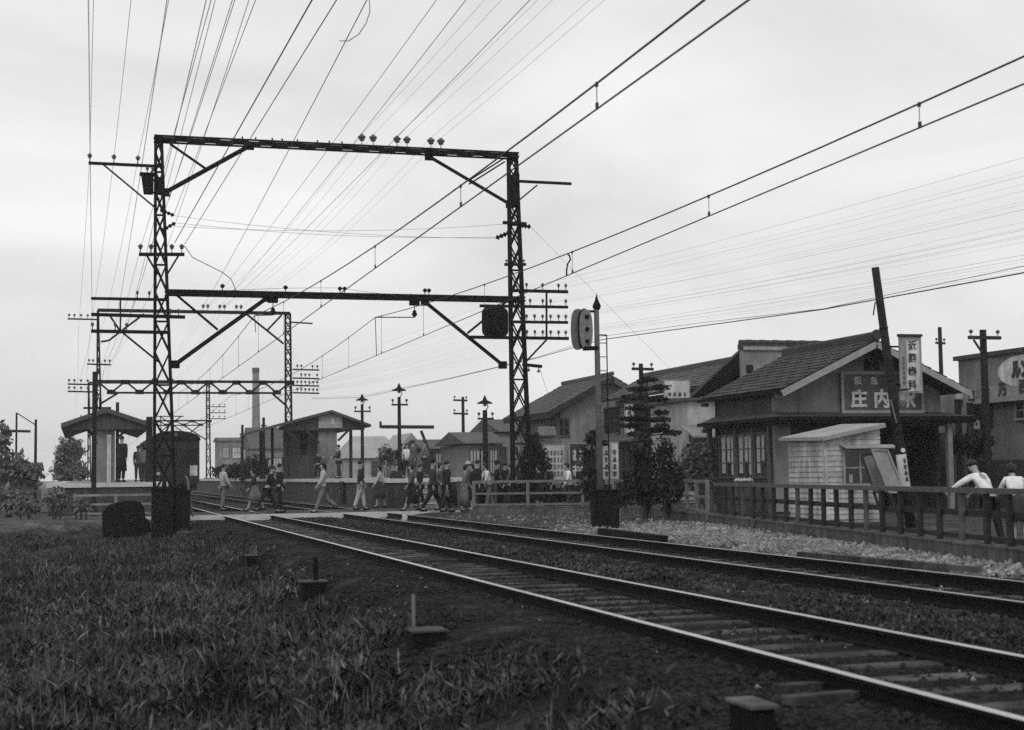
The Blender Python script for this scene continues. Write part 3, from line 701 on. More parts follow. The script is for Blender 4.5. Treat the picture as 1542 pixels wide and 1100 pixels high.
rb = empty('relay_cabinet', (PY(258, 800, Yb2).x, Yb2, -.5), 'dark double relay cabinet with a jagged top at the foot of the left mast', 'relay case')
for nm, (xa, xb, yt, dy) in (('case', (229, 262, 738, 0)), ('case', (263, 287, 741, .15))):
    m = MB(); p = PY(xa, yt, Yb2); q = PY(xb, yt, Yb2); m.box(p.x, q.x, Yb2+dy, Yb2+dy+.5, -.6, p.z); o = m.build(nm, 'tar', rb, bevel=.015)
    m = MB(); m.box(p.x-.03, q.x+.03, Yb2+dy-.03, Yb2+dy+.53, p.z, p.z+.05); m.build('lid', 'tar', o)
    m = MB(); m.box(p.x+.05, q.x-.05, Yb2+dy-.014, Yb2+dy-.001, .15, p.z-.1); m.build('door', 'steel', o)
for (x, y, r) in ((234, 731, .05), (248, 727, .07), (262, 733, .05), (276, 730, .06)):
    m = MB(); p = PY(x, y+8, Yb2); m.lathe((p.x, Yb2+.25, p.z), [(r*.8, 0), (r, .1), (r*.7, .2), (r*.3, .26)], 8); m.build('cable_pot', 'steel', rb)
# bent pale pipe by the cabinet
pp = [PY(x, y, 45.2) for x, y in ((279, 717), (283, 724), (285, 745), (288, 770), (291, 778))]
m = MB(); m.tube(pp, .035, 8); tag(m.build('cable_pipe', 'woodp', loc=pp[-1]), 'pale bent cable pipe standing beside the relay cabinet', 'pipe')

# small trackside stands in the grass
def stand(p, px, py, w, h, post, lab, cap=0, lid='concd'):
    Y = p.y; Zg = p.z; r = empty('trackside_stand', (p.x, Y, Zg), lab, 'trackside stand'); k = Y/FPX*1.03
    ww = w*k; hh = h*k
    m = MB(); m.box(p.x-ww/2, p.x+ww/2, Y-.0, Y+.3, Zg-.15, Zg+hh); m.build('box', 'tar', r, bevel=.01)
    m = MB(); m.box(p.x-ww/2-.015, p.x+ww/2+.015, Y-.02, Y+.32, Zg+hh, Zg+hh+.025); m.build('lid', lid, r, bevel=.005)
    if post:
        a, b = post; q = PY(a, py, Y); m = MB(); m.box(q.x-.014, q.x+.014, Y+.34, Y+.37, Zg-.15, Zg+b*k); m.build('post', 'woodp', r)
    if cap:
        m = MB(); m.box(p.x+.0, p.x+.06, Y+.1, Y+.16, Zg+hh+.02, Zg+hh+cap*k); m.build('stub', 'tar', r)
    return r
stand(STANDS[0], 380, 854, 16, 15, (389, 28), 'small black box beside a short pale post, farthest of the boxes along the weeds')
stand(STANDS[1], 474, 900, 36, 21, None, 'low black box with a stub on its lid at the edge of the weeds', cap=36)
stand(STANDS[2], 648, 975, 50, 21, (636, 74), 'low black box with a pale lid and a thin upright post at the weed edge')
b = stand(STANDS[3], 1152, 1108, 40, 40, None, 'pale topped concrete block close to the camera beside the near track', lid='stonec')
for (a_, b_, lab_) in (((1186, 1064), (1345, 1050), 'pale worn plank lying beside the near track close to the camera'), ((1172, 1046), (1255, 1040), 'short faded plank lying behind the pale topped concrete block')):
    p = on_ground(*a_); q = on_ground(*b_); m = MB(); m.bar(p+Vector((0,0,.03)), q+Vector((0,0,.03)), .10, .06); tag(m.build('loose_plank', 'sleeper', loc=p, bevel=.006), lab_, 'plank')
# white bag dropped by the far track at the crossing
p = PZ(609, 786, -.12); m = MB(); m.tube([p+Vector((-.02,0,0)), p+Vector((0,0,.05)), p+Vector((.02,0,.13)), p+Vector((-.02,0,.19)), p+Vector((-.04,.0,.22))], [.07, .09, .085, .06, .02], 8)
tag(m.build('paper_bag', 'c_pale', loc=p), 'small pale bag lying beside the far track in front of the crossing', 'bag')
# spare rails and timbers stacked at the edge of the gravel
for (a, b_, w, mt, lab) in (((905, 800), (1000, 812), .12, 'tar', 'short black timber lying on the gravel beside the far track below the signal'), ((1205, 836), (1425, 855), .09, 'sleeper', 'long spare rail lying along the edge of the pale gravel'), ((1390, 852), (1475, 858), .07, 'woodm', 'short plank lying by the gravel at the right edge')):
    p = PZ(*a, .0); q = PZ(*b_, .0); m = MB(); m.bar(p, q, w*1.3, w); tag(m.build('loose_timber', mt, loc=p), lab, 'timber')

# ------------------------------------------------------------------ platforms
def platform(x0, x1, y0, y1, name, lab, zt=1.1):
    r = empty(name, ((x0+x1)/2, y0, 0), lab, 'platform')
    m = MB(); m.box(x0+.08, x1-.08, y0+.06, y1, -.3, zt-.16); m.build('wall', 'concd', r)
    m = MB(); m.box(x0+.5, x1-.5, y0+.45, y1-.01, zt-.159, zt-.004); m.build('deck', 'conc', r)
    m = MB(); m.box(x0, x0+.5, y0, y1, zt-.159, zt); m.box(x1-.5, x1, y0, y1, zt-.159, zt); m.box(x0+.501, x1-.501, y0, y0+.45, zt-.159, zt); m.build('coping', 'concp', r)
    return r
pr_ = platform(11.2, 14.7, 56.5, 190, 'station_platform', 'raised concrete platform with a pale edge on the right of the tracks')
pl_ = platform(-1.2, 3.02, 55.5, 190, 'station_platform', 'raised concrete platform with a pale edge on the left of the tracks')
st = empty('platform_steps', (12.3, 55.5, 0), 'pale concrete steps up the end of the right hand platform', 'steps')
for k in range(5):
    m = MB(); m.box(12.1, 13.0, 55.1+k*.28, 56.5, .2*k-.05, .2*k+.14); m.build('step', 'conc', st)
    m = MB(); m.box(12.08, 13.02, 55.07+k*.28, 55.1+k*.28+.1, .2*k+.141, .2*k+.18); m.build('nosing', 'concp', st)
for (x, y) in ((510, 745),):
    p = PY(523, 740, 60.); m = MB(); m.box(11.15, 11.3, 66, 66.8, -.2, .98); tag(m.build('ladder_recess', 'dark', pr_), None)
# ------------------------------------------------------------------ train at the left platform
YT = 88.0
tn = empty('railcar', (5.18, YT, 0), 'dark electric railcar with a rounded roof standing at the left hand platform', 'train')
hw = 1.36; ln = 17.5; zf, ze, zr = .95, 3.35, 3.95
def roofsec(hw, zf, ze, zr, n=10):
    pts = [(-hw, zf), (hw, zf), (hw, ze)]
    for k in range(1, n): t = PI*k/n; pts.append((hw*math.cos(t), ze+(zr-ze)*math.sin(t)))
    return pts+[(-hw, ze)]
m = MB(); m.prism([(5.18+a, YT, b) for a, b in roofsec(hw, zf, ze, 3.42)], (0, ln, 0)); body = m.build('body', 'train', tn)
m = MB(); m.prism([(5.18+a, YT-.06, b) for a, b in roofsec(hw+.05, ze+.03, ze+.12, zr)], (0, ln+.12, 0)); rf = m.build('roof', M['steel'], tn)
for k in (-1, 0, 1):
    m = MB(); m.box(5.18+k*.86-.33, 5.18+k*.86+.33, YT-.03, YT-.005, 2.0, 2.95); w = m.build('window', 'dark', tn)
    m = MB()
    for (a, b, c, d) in ((-.37, .37, 2.951, 3.0), (-.37, .37, 1.95, 1.999), (-.37, -.331, 2.0, 2.95), (.331, .37, 2.0, 2.95)): m.box(5.18+k*.86+a, 5.18+k*.86+b, YT-.045, YT-.005, c, d)
    m.build('frame', 'wood', w)
m = MB(); m.tube([(5.18, YT-.25, 3.72), (5.18, YT+.2, 3.72)], [.17, .15], 12); hl = m.build('headlight', 'steel', tn)
m = MB(); m.tube([(5.18, YT-.27, 3.72), (5.18, YT-.252, 3.72)], .13, 12); m.build('lens', 'glass', hl)
for k in (-1, 1):
    m = MB(); m.tube([(5.18+k*.95, YT-.09, 1.5), (5.18+k*.95, YT-.0, 1.5)], .10, 10); m.build('tail_lamp', 'c_pale', tn)
m = MB(); m.box(6.0, 6.42, YT-.05, YT-.01, 1.35, 1.95); m.build('route_board', 'signw', tn)
m = MB(); m.box(5.18-1.2, 5.18+1.2, YT-.2, YT+.1, .55, .93); m.box(5.18-.2, 5.18+.2, YT-.55, YT-.2, .6, .85); m.build('coupler', 'tar', tn)
for yb in (YT+2.5, YT+ln-3):
    m = MB(); m.box(4.3, 6.06, yb-1.2, yb+1.2, .42, .9); bo = m.build('bogie', 'tar', tn)
    for dy in (-.95, .95):
        for xx in (4.45, 5.91):
            m = MB(); m.tube([(xx-.06, yb+dy, .43), (xx+.06, yb+dy, .43)], .43, 16); m.build('wheel', 'rail', bo)
for k in range(11):
    for s in (-1, 1):
        y = YT+1+k*1.5; m = MB(); x = 5.18+s*(hw+.012); m.box(x-.008, x+.008, y, y+.95, 2.0, 2.85); m.build('side_window', 'glass', tn)
m = MB(); m.bar((5.18-.6, YT+4, 4.05), (5.18+.6, YT+5, 4.95), .05); m.bar((5.18-.6, YT+4, 4.05), (5.18-.6, YT+5, 4.95), .05); m.bar((5.18+.6, YT+4, 4.05), (5.18-.6, YT+5, 4.95), .05); m.bar((4.4, YT+5, 4.98), (5.96, YT+5, 4.98), .06); m.box(4.6, 5.8, YT+3.8, YT+6, 3.96, 4.05); m.build('pantograph', 'steel', tn)

# ------------------------------------------------------------------ platform shelters
def gable_roof(root, x0, x1, y0, y1, ze, zr, th, mt, name='roof', xm=None):
    """pitched roof whose ridge runs along the track; thickness th"""
    xm = xm if xm is not None else (x0+x1)/2
    m = MB(); m.prism([(x0, y0, ze), (xm, y0, zr), (x1, y0, ze), (x1, y0, ze-th), (xm, y0, zr-th*1.1), (x0, y0, ze-th)], (0, y1-y0, 0))
    return m.build(name, mt, root)
sh = empty('platform_shelter', (12.7, 82, 1.1), 'wooden platform shelter with a pitched roof and a lettered gable on the right hand platform', 'shelter')
Q = lambda x, y, Y=82.: PY(x, y, Y)
x0, x1 = Q(412, 640).x, Q(557, 640).x; xm = Q(498, 620).x; ze = Q(480, 640).z; zr = Q(498, 618).z
gable_roof(sh, x0, x1, 81.6, 97, ze, zr, .14, 'tilem', xm=xm)
m = MB(); m.prism([(x0+.3, 82.02, ze-.1), (xm, 82.02, zr-.1), (x1-.3, 82.02, ze-.1), (x1-.3, 82.02, ze-.3), (x0+.3, 82.02, ze-.3)], (0, .06, 0)); m.build('gable_board', 'plastd', sh)
a = Q(479, 624); b_ = Q(515, 645); m = MB(); m.box(a.x, b_.x, 81.9, 81.96, b_.z, a.z); nb = m.build('name_board', 'signg', sh)
m = MB(); strokes(m, ((a.x+b_.x)/2, 81.89, (a.z+b_.z)/2), (1,0,0), (0,0,1), (b_.x-a.x)*.9, (a.z-b_.z)*.62, 1, 4, .006, 3); m.build('lettering', 'signw', sh)
a = Q(481, 645); b_ = Q(509, 722); m = MB(); m.box(a.x, b_.x, 82.3, 90, 1.1, ze-.1); m.build('kiosk', 'plast', sh)
a2 = Q(455, 645); m = MB(); m.box(a2.x, a.x-.01, 83.0, 90, 1.1, ze-.1); m.build('waiting_room', 'plastd', sh)
m = MB(); q = Q(456, 650); q2 = Q(466, 684); m.box(q.x+.02, q2.x, 82.94, 82.99, q2.z, q.z-.1); m.build('window', 'dark', sh)
for (p, q) in (((458, 645), (481, 668)), ((527, 646), (509, 664)), ((424, 642), (447, 662))):
    m = MB(); m.bar(Q(*p), Q(*q), .12, .1, (0,1,0)); m.build('bracket', 'wood', sh)
for px in (437, 533):
    for yy in (83.0, 90., 96.):
        m = MB(); p = Q(px, 680); m.bar((p.x, yy, 1.1), (p.x, yy, ze+.2), .16); m.build('post', 'wood', sh)
# left shelter
GBL = 1
sl_ = empty('platform_shelter', (1.2, 62, 1.1), 'wooden platform shelter with a wide drooping roof on the left hand platform', 'shelter')
Q2 = lambda x, y, Y=62.: PY(x, y, Y)
x0, x1 = Q2(92, 640).x, Q2(228, 640).x; xm = Q2(160, 640).x; ze = Q2(160, 638).z; zr = Q2(160, 615).z
gable_roof(sl_, x0, x1, 61.6, 78, ze, zr, .17, 'tilem', xm=xm)
m = MB(); m.prism([(x0+.25, 61.75, ze-.13), (xm, 61.75, zr-.12), (x1-.25, 61.75, ze-.13), (x1-.25, 61.75, ze-.25), (x0+.25, 61.75, ze-.25)], (0, .1, 0)); m.build('gable_board', 'plastd', sl_)
a = Q2(143, 622); b_ = Q2(172, 722); m = MB(); m.box(a.x, b_.x, 62.0, 62.1, 1.1, zr-.15); m.build('end_wall', 'plast', sl_)
m = MB(); p = Q2(163, 650); q = Q2(166, 720); m.box(p.x-.05, q.x+.03, 61.9, 61.98, 1.1, Q2(160, 655).z); m.build('pale_board', 'signw', sl_)
for (p, q) in (((127, 643), (143, 660)), ((133, 643), (145, 668)), ((196, 643), (176, 660))):
    m = MB(); m.bar(Q2(*p), Q2(*q), .1, .08, (0,1,0)); m.build('bracket', 'wood', sl_)
for px in (166, 177):
    for yy in (62.3, 70., 77.5):
        p = Q2(px, 650); m = MB(); m.bar((p.x, yy, 1.1), (p.x, yy, zr+(.25 if px == 177 and yy < 63 else -.05)), .13); m.build('post', 'wood', sl_)
m = MB(); m.box(Q2(145, 600).x-.5, Q2(168, 600).x, 62.5, 62.7, zr+.0, zr+.07)
for px in (133, 140, 150): p = Q2(px, 615); m.bar((p.x, 62.6, zr-.2), (p.x, 62.6, zr+.38), .04)
m.build('roof_rail', 'steel', sl_)

# ------------------------------------------------------------------ poles and lamps
def lamp_post(px, ytop, ylamp, yarm, ybase, Y, zb, lab, r=.085):
    p = PY(px, ybase, Y); top = PY(px, ytop, Y).z; t = empty('platform_lamp', (p.x, Y, zb), lab, 'lamp', 'lamp posts at the station')
    m = MB(); m.tube([(p.x, Y, zb), (p.x, Y, top)], [r, r*.75], 10); m.build('post', 'polew', t)
    m = MB(); za = PY(px, yarm, Y).z; w = .17*Y/30; m.bar((p.x-w, Y-.1, za), (p.x+w, Y-.1, za), .07); arm = m.build('cross_arm', 'wood', t)
    for s in (-1, 1): m = MB(); insulator(m, (p.x+s*w*.85, Y-.1, za+.035), .2, .06); m.build('insulator', 'porc', arm)
    zlp = PY(px, ylamp, Y).z; m = MB(); m.tube([(p.x, Y, top-.05), (p.x+.12, Y, top+.12), (p.x+.08, Y, zlp-.1), (p.x, Y, zlp)], .018, 6); m.build('lamp_bracket', 'steel', t)
    m = MB(); m.lathe((p.x, Y, zlp), [(.30, -.10), (.28, -.07), (.09, .02), (.05, .12), (.015, .2)], 12); m.build('lamp_shade', 'steel', t, smooth=False)
    m = MB(); m.lathe((p.x, Y, zlp-.2), [(.03, .0), (.07, .04), (.05, .11)], 8); m.build('bulb', 'c_pale', t)
lamp_post(546, 609, 600, 620, 722, 66., 1.1, 'tall lamp post right of the lettered gable on the right hand platform')
lamp_post(602, 598, 585, 610, 724, 58., 1.1, 'tallest lamp post, rising above the children on the platform end')
lamp_post(732, 618, 604, 631, 765, 52., .0, 'stout lamp post left of the right mast behind the street fence', .115)
def utility_pole(px, ytop, Y, zb, arms, lab, r=.11, lean=0, thick=1):
    p = PY(px, ytop, Y); t = empty('utility_pole', (p.x, Y, zb), lab, 'pole', 'wooden utility poles')
    m = MB(); m.tube([(p.x+lean, Y, zb), (p.x, Y, p.z)], [r, r*.75], 10); m.build('post', 'polew', t)
    for (xa, xb, y) in arms:
        a = PY(xa, y, Y); b = PY(xb, y+.8, Y); m = MB(); o = Vector((0, -.12, 0)); m.bar(a+o, b+o, .1*thick); arm = m.build('cross_arm', 'wood', t)
        for k in (.08, .92): m = MB(); insulator(m, a+(b-a)*k+o+Vector((0,0,.04)), .2, .07); m.build('insulator', 'porc', arm)
    return t
utility_pole(697, 598, 80., 0, ((682, 703, 603), (682, 704, 623)), 'plain utility pole between the two lamp posts, in front of the low tiled roofs')
up_ = utility_pole(1480, 497, 39., 0, ((1455, 1503, 509),), 'utility pole with one cross arm in front of the oval sign', .13)
m = MB(); m.bar(PY(1466, 512, 38.85), PY(1478, 530, 38.85), .05); m.build('arm_brace', 'wood', up_)
utility_pole(1415, 493, 62., 0, ((1407, 1421, 517),), 'distant pale utility pole rising behind the station roof', .12)
utility_pole(965, 548, 52., 0, ((950, 982, 556),), 'utility pole poking out above the tiered conifer', .11)
utility_pole(365, 640, 105., 1.0, ((361, 369, 658),), 'short pole beside the far hedge left of the factory chimney', .12)
utility_pole(397, 629, 100., 1.0, ((393, 401, 645),), 'short pole beside the far hedge right of the factory chimney', .12)
utility_pole(25, 622, 80., 0, (), 'left one of two bare poles at the far left edge', .06)
lp = utility_pole(54, 632, 78., 0, (), 'right one of two bare poles at the far left edge', .08)
lp = empty('station_canopy_pole', (PY(25, 650, 80).x, 80., 0), 'T shaped dark crossbeam on a slanting stay at the far left edge', 'crossbeam')
m = MB(); m.bar(PY(5, 649, 79.8), PY(46, 650, 79.8), .12, .13); m.build('beam', 'wood', lp); m = MB(); m.bar(PY(8, 668, 79.8), PY(18, 650, 79.8), .08); m.bar(PY(25, 622, 79.8), PY(53, 640, 79.8), .05); m.build('stay', 'steel', lp)
cb = empty('crossing_beam', PY(645, 700, 70.), 'long dark horizontal beam on a leaning support beyond the crossing', 'beam')
m = MB(); m.bar(PY(575, 643, 70.), PY(653, 643.5, 70.), .2, .16); m.build('beam', 'wood', cb)
m = MB(); m.bar(PY(634, 649, 70.), PY(656, 705, 70.), .12); m.build('support', 'wood', cb); m = MB(); m.bar(PY(573, 635, 70.), PY(573, 645, 70.), .1); m.build('stub', 'wood', cb)
p = PY(142, 618, 54.); m = MB(); m.tube([(p.x, 54., -.1), (p.x, 54., PY(142, 560, 54.).z)], [.09, .07], 8); tag(m.build('bare_post', 'polew', loc=(p.x, 54., -.1)), 'thin bare dark post in front of the left platform shelter', 'post')
p = PY(225, 630, 58.); m = MB(); m.tube([(p.x, 58., -.1), (p.x, 58., PY(225, 628, 58.).z)], [.13, .12], 8); tag(m.build('bare_post', 'polew', loc=(p.x, 58., -.1)), 'stout dark post stub at the right end of the left shelter roof', 'post')
# leaning pole by the ticket shed
Yp = 27.2
lp = empty('leaning_pole', PY(1372, 795, Yp), 'thick dark wooden pole leaning left in front of the station gable', 'pole')
a = PY(1374, 812, Yp); b_ = PY(1318, 403, Yp); m = MB(); m.tube([a, a+(b_-a)*.5, b_], [.105, .09, .078], 12); m.build('post', 'polew', lp, smooth=True)
u = (b_-a).normalized(); q = PY(1356, 686, Yp); k = (q-a).dot(u)
m = MB(); m.tube([a+u*(k-.66), a+u*(k+.02)], .104, 14, False); m.build('poster_wrap', 'signw', lp, smooth=True)
m = MB(); c = a+u*(k-.3)+Vector((-.0, -.108, 0)); strokes(m, c, (1,0,0), u, .11, .5, 4, 1, .004, 9); m.build('poster_lettering', 'ink', lp)
m = MB(); m.tube([a+u*(k+.10)+Vector((0,-.09,0)), a+u*(k+.10)+Vector((0,-.12,0))], .045, 12); m.build('number_disc', 'signw', lp)
for dk, w in ((1.52, .1), (2.6, .1)):
    m = MB(); m.tube([a+u*(k+dk), a+u*(k+dk+.03)], w*.95, 12, False); m.build('wire_band', 'steel', lp)
q = a+u*(k+1.33); m = MB(); m.bar(q+Vector((.09,-.05,.0)), q+Vector((.38,-.05,.03)), .035); m.bar(PY(1318, 455, Yp), PY(1315, 475, Yp), .02); m.build('bracket', 'steel', lp)
m = MB(); d = PY(1341, 620, Yp)-Vector((0,.12,0)); m.obox(d, (.018,.0,.0), (0,.006,0), Vector((-.06,0,.24))); m.build('tin_strip', 'woodp', lp)

# ------------------------------------------------------------------ fences
def fence(root, pts, ht, posts, rails, pw, rw, mt, zb=.12, names=('post', 'rail')):
    """posts every so many metres along a polyline, rails between"""
    segs = [(Vector((a[0], a[1], 0)), Vector((b[0], b[1], 0))) for a, b in zip(pts, pts[1:])]
    for a, b in segs:
        L_ = (b-a).length; n = max(1, round(L_/posts)); u = (b-a)/L_; nn = Vector((u.y, -u.x, 0))
        for k in range(n+1 if (a, b) == segs[-1] else n):
            p = a+(b-a)*k/n; m = MB(); j = random.uniform(-.012, .012); m.bar(p+Vector((0,0,zb)), p+Vector((j, 0, zb+ht+random.uniform(-.02,.01))), pw, pw, nn); m.build(names[0], mt, root)
        for z, w in rails:
            m = MB(); m.bar(a+nn*.001+Vector((0,0,zb+z)), b+Vector((0,0,zb+z)), rw, w); m.build(names[1], mt, root)
# kerb wall
def wall_strip(name, pts, w, z0, z1, mt, root=None, top=None, th=.03):
    m = MB(); t = MB()
    P = [Vector((x, y, 0)) for x, y in pts]; N_ = []
    for i in range(len(P)):
        d = (P[min(i+1, len(P)-1)]-P[max(i-1, 0)]).normalized(); N_.append(Vector((d.y, -d.x, 0)))
    for i in range(len(P)-1):
        q = [P[i], P[i]+N_[i]*w, P[i+1]+N_[i+1]*w, P[i+1]]
        for MBx, za, zb_ in ((m, z0, z1-th), (t, z1-th, z1)):
            e = -.015 if MBx is t else 0
            qq = [P[i]+N_[i]*e, P[i]+N_[i]*w, P[i+1]+N_[i+1]*w, P[i+1]+N_[i+1]*e]
            MBx.add([v+Vector((0,0,za)) for v in qq]+[v+Vector((0,0,zb_)) for v in qq], [(0,3,2,1),(4,5,6,7),(0,1,5,4),(2,3,7,6)]+([(3,0,4,7)])+([(1,2,6,5)]))
    o = m.build(name, mt, root)
    if top: t.build('coping', top, root)
    return o
kr = empty('kerb_wall', (13, 25, 0), 'low stone kerb wall carrying the picket fence along the pale gravel', 'kerb wall')
wall_strip('wall', KERB, .28, -.3, .19, 'stonec', kr, 'stonec')
kr2 = empty('street_kerb', (14, 46, 0), 'thin pale kerb along the street behind the near gantry', 'kerb')
wall_strip('wall', [(12.2, 47.6), (15.2, 46.8), (16.6, 44.2), (16.35, 40.2)], .2, -.3, .12, 'stonec', kr2, 'stonet')
pf = empty('picket_fence', (13, 25, .19), 'dark wooden picket fence standing on the low stone kerb before the station', 'fence')
K2 = lambda y: Vector((kerb_x(y)+.13, y, .19))
ya, yb = 8.5, 33.2
y = ya; k = 0
while y <= yb:
    p = K2(y); m = MB(); d = .045; hh = .70+random.uniform(-.012, .012); j = Vector((random.uniform(-.02, .02), random.uniform(-.02, .02), 0))
    m.bar(p, p+j+Vector((0, 0, hh)), .085, .06, (1, 0, 0)); m.build('picket', 'woodm' if k % 5 == 3 else 'wood', pf); y += .80+random.uniform(-.06, .06); k += 1
for z, w, h in ((.72, .11, .075), (.40, .03, .09), (.07, .05, .07)):
    m = MB(); o = Vector((.058 if z < .7 else 0, 0, z)); pts = [K2(v)+o for v in (ya-.4, 12, 16.54, 21, 25.4, 29.5, yb+.1)]
    for a, b in zip(pts, pts[1:]): m.bar(a, b, w, h)
    m.build('top_rail' if z > .7 else ('mid_rail' if z > .3 else 'bottom_rail'), 'woodm' if z > .7 else 'wood', pf)
sf = empty('street_fence', (15, 42, .1), 'pale post and rail fence along the street between the right mast and the station', 'fence')
FP = [(14.55, 33.6), (15.6, 38.0), (16.25, 42.0), (15.2, 44.9), (12.1, 46.6)]
fence(sf, FP, .98, 1.45, ((.93, .08), (.55, .06), (.2, .06)), .09, .05, 'woodp', .05)
of = empty('street_fence', (13, 52.5, 0), 'pale rail fence across the street, seen through the legs of the right mast', 'fence')
fence(of, [(12.6, 50.6), (16.4, 50.0), (21, 49.3)], 1.0, 1.15, ((.95, .08), (.55, .07), (.18, .07)), .1, .05, 'woodm', .0)
lf = empty('crossing_fence', (1, 50.5, 0), 'low pale rail fence left of the crossing in front of the left platform', 'fence')
fence(lf, [(-.2, 51.6), (2.4, 50.9)], .85, 1.3, ((.8, .07), (.5, .07), (.2, .06)), .09, .05, 'conc', -.1)
lf = empty('crossing_fence', (-4, 53, 0), 'dim rail fence at the far left beyond the field', 'fence')
fence(lf, [(-5.4, 56.), (-1.4, 54.)], 1.0, 1.5, ((.95, .07), (.55, .07), (.2, .06)), .1, .05, 'woodm', -.1)
# ------------------------------------------------------------------ buildings
def tiled(root, p00, p10, p11, p01, mt, name='roof', pitch=.27, rows=.26, th=.10, amp=.022):
    """tiled roof slope: p00-p10 is the eave, p01-p11 the ridge; rolled tiles in stepped rows"""
    p00, p10, p11, p01 = map(Vector, (p00, p10, p11, p01)); W_ = max((p10-p00).length, (p11-p01).length); H_ = max((p01-p00).length, (p11-p10).length)
    nu = max(4, int(W_/pitch)*4); nr = max(2, int(H_/rows)); n = (p10-p00).cross(p01-p00).normalized()
    if n.z < 0: n = -n
    V = []; F = []
    for r_ in range(nr):
        for e, (v, st) in enumerate(((r_/nr, .028), ((r_+1)/nr, .0))):
            for i in range(nu+1):
                u_ = i/nu; p = p00*(1-u_)*(1-v)+p10*u_*(1-v)+p11*u_*v+p01*(1-u_)*v
                V.append(p+n*(st+amp*abs(math.sin(PI*i/4))+.006*math.sin(int(i/4)*7.3+r_*11.7)+.004*math.sin(int(i/4)*2.1-r_*3.3))); 
        b = r_*2*(nu+1)
        for i in range(nu): F.append((b+i, b+i+1, b+nu+2+i, b+nu+1+i))
        if r_: 
            for i in range(nu): F.append((b-nu-1+i, b-nu+i, b+i+1, b+i))
    m = MB(); m.add(V, F); q = [p00, p10, p11, p01]
    m.add([p-n*.01 for p in q]+[p-n*th for p in q], [(0,1,2,3),(7,6,5,4),(0,4,5,1),(1,5,6,2),(2,6,7,3),(3,7,4,0)])
    return m.build(name, mt, root)
def ridge(root, a, b, mt, r=.11, h=.14, part='ridge'):
    m = MB(); m.bar(a, b, r*1.5, h); a = Vector(a)+Vector((0,0,h*.6)); b = Vector(b)+Vector((0,0,h*.6)); m.tube([a, b], r*.7, 8); return m.build(part, mt, root)
def window(root, x0, x1, z0, z1, y, cols, rows, face='y', bar='trimp', glass='glass', fr=.05, d=.05, name='window'):
    """glazed window on a wall facing the camera side; face 'y' -> wall at y, face 'x' -> wall at x=y and spans x0..x1 in Y"""
    g = MB(); f = MB()
    def bx(mb, a, b, c, e, p, q):
        if face == 'y': mb.box(a, b, y-q, y-p, c, e)
        else: mb.box(y-q, y-p, a, b, c, e)
    bx(g, x0, x1, z0, z1, .003, .015); w = g.build(name, glass, root)
    bx(f, x0-fr, x1+fr, z1, z1+fr, .0, d); bx(f, x0-fr, x1+fr, z0-fr, z0, .0, d*1.3); bx(f, x0-fr, x0, z0, z1, 0, d); bx(f, x1, x1+fr, z0, z1, 0, d); f.build('frame', bar, w)
    b = MB()
    for k in range(1, cols): xx = x0+(x1-x0)*k/cols; bx(b, xx-fr*.35, xx+fr*.35, z0, z1, .016, .034)
    for k in range(1, rows): zz = z0+(z1-z0)*k/rows; bx(b, x0, x1, zz-fr*.3, zz+fr*.3, .018, .030)
    if b.v: b.build('muntin', bar, w)
    return w

# ---- station building
XS, YF, YB = 18.95, 38.9, 43.0; XR = 24.35
sb = empty('station_building', ((XS+XR)/2, YF, 0), 'small wooden station building with a tiled gable roof and a dark framed name sign', 'station')
ap = PY(1319, 512, 37.9); zA = ap.z; xA = ap.x; eL = PY(1177, 585, 37.9); eR = PY(1461, 588, 37.9); zE = (eL.z+eR.z)/2
yr0, yr1 = 37.9, 43.7
# tiled slopes
tiled(sb, (eL.x, yr1, zE), (eL.x, yr0, zE), (xA, yr0, zA), (xA, yr1, zA), 'tile', 'roof_slope')
tiled(sb, (eR.x, yr0, zE), (eR.x, yr1, zE), (xA, yr1, zA), (xA, yr0, zA), 'tile', 'roof_slope')
ridge(sb, (xA, yr0-.04, zA+.06), (xA, yr1, zA+.06), 'tile', .13, .16)
m = MB(); m.tube([(xA, yr0-.10, zA+.14), (xA, yr0-.02, zA+.14)], .15, 14); m.build('ridge_end_tile', 'tile', sb)
for (a, b) in (((eL.x, zE), (xA, zA)), ((eR.x, zE), (xA, zA))):
    m = MB(); A_ = Vector((a[0], yr0-.03, a[1]-.13)); B_ = Vector((b[0], yr0-.03, b[1]-.13)); m.bar(A_, B_, .05, .17, (0,0,1)); m.build('bargeboard', 'trimp', sb)
m = MB(); m.bar((eL.x-.04, yr0, zE-.06), (eL.x-.04, yr1, zE-.06), .06, .09); m.build('gutter', 'steel', sb)
for yy in (yr0+.3, yr1-.2):
    m = MB(); m.box(eL.x+.0, XS, yy, yy+.09, zE-.24, zE-.12); m.build('eave_beam', 'woodp', sb)
# walls
zL = PY(1300, 628, 38.2).z      # skirt roof level
m = MB(); sl2 = (zA-zE)/(xA-eL.x); zw = lambda x: zA-abs(x-xA)*((zA-zE)/(xA-eL.x if x < xA else eR.x-xA))-.17
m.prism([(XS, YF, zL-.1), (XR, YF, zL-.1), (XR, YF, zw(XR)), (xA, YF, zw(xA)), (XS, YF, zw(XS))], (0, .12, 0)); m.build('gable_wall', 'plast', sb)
m = MB(); m.box(XS, XS+.12, YF+.121, YB, zL-.1, zw(XS)); m.box(XR-.12, XR, YF+.121, YB, zL-.1, zw(XR)); m.prism([(XS, YB, zL-.1), (XR, YB, zL-.1), (XR, YB, zw(XR)), (xA, YB, zw(xA)), (XS, YB, zw(XS))], (0, -.12, 0)); m.build('upper_wall', 'plastd', sb)
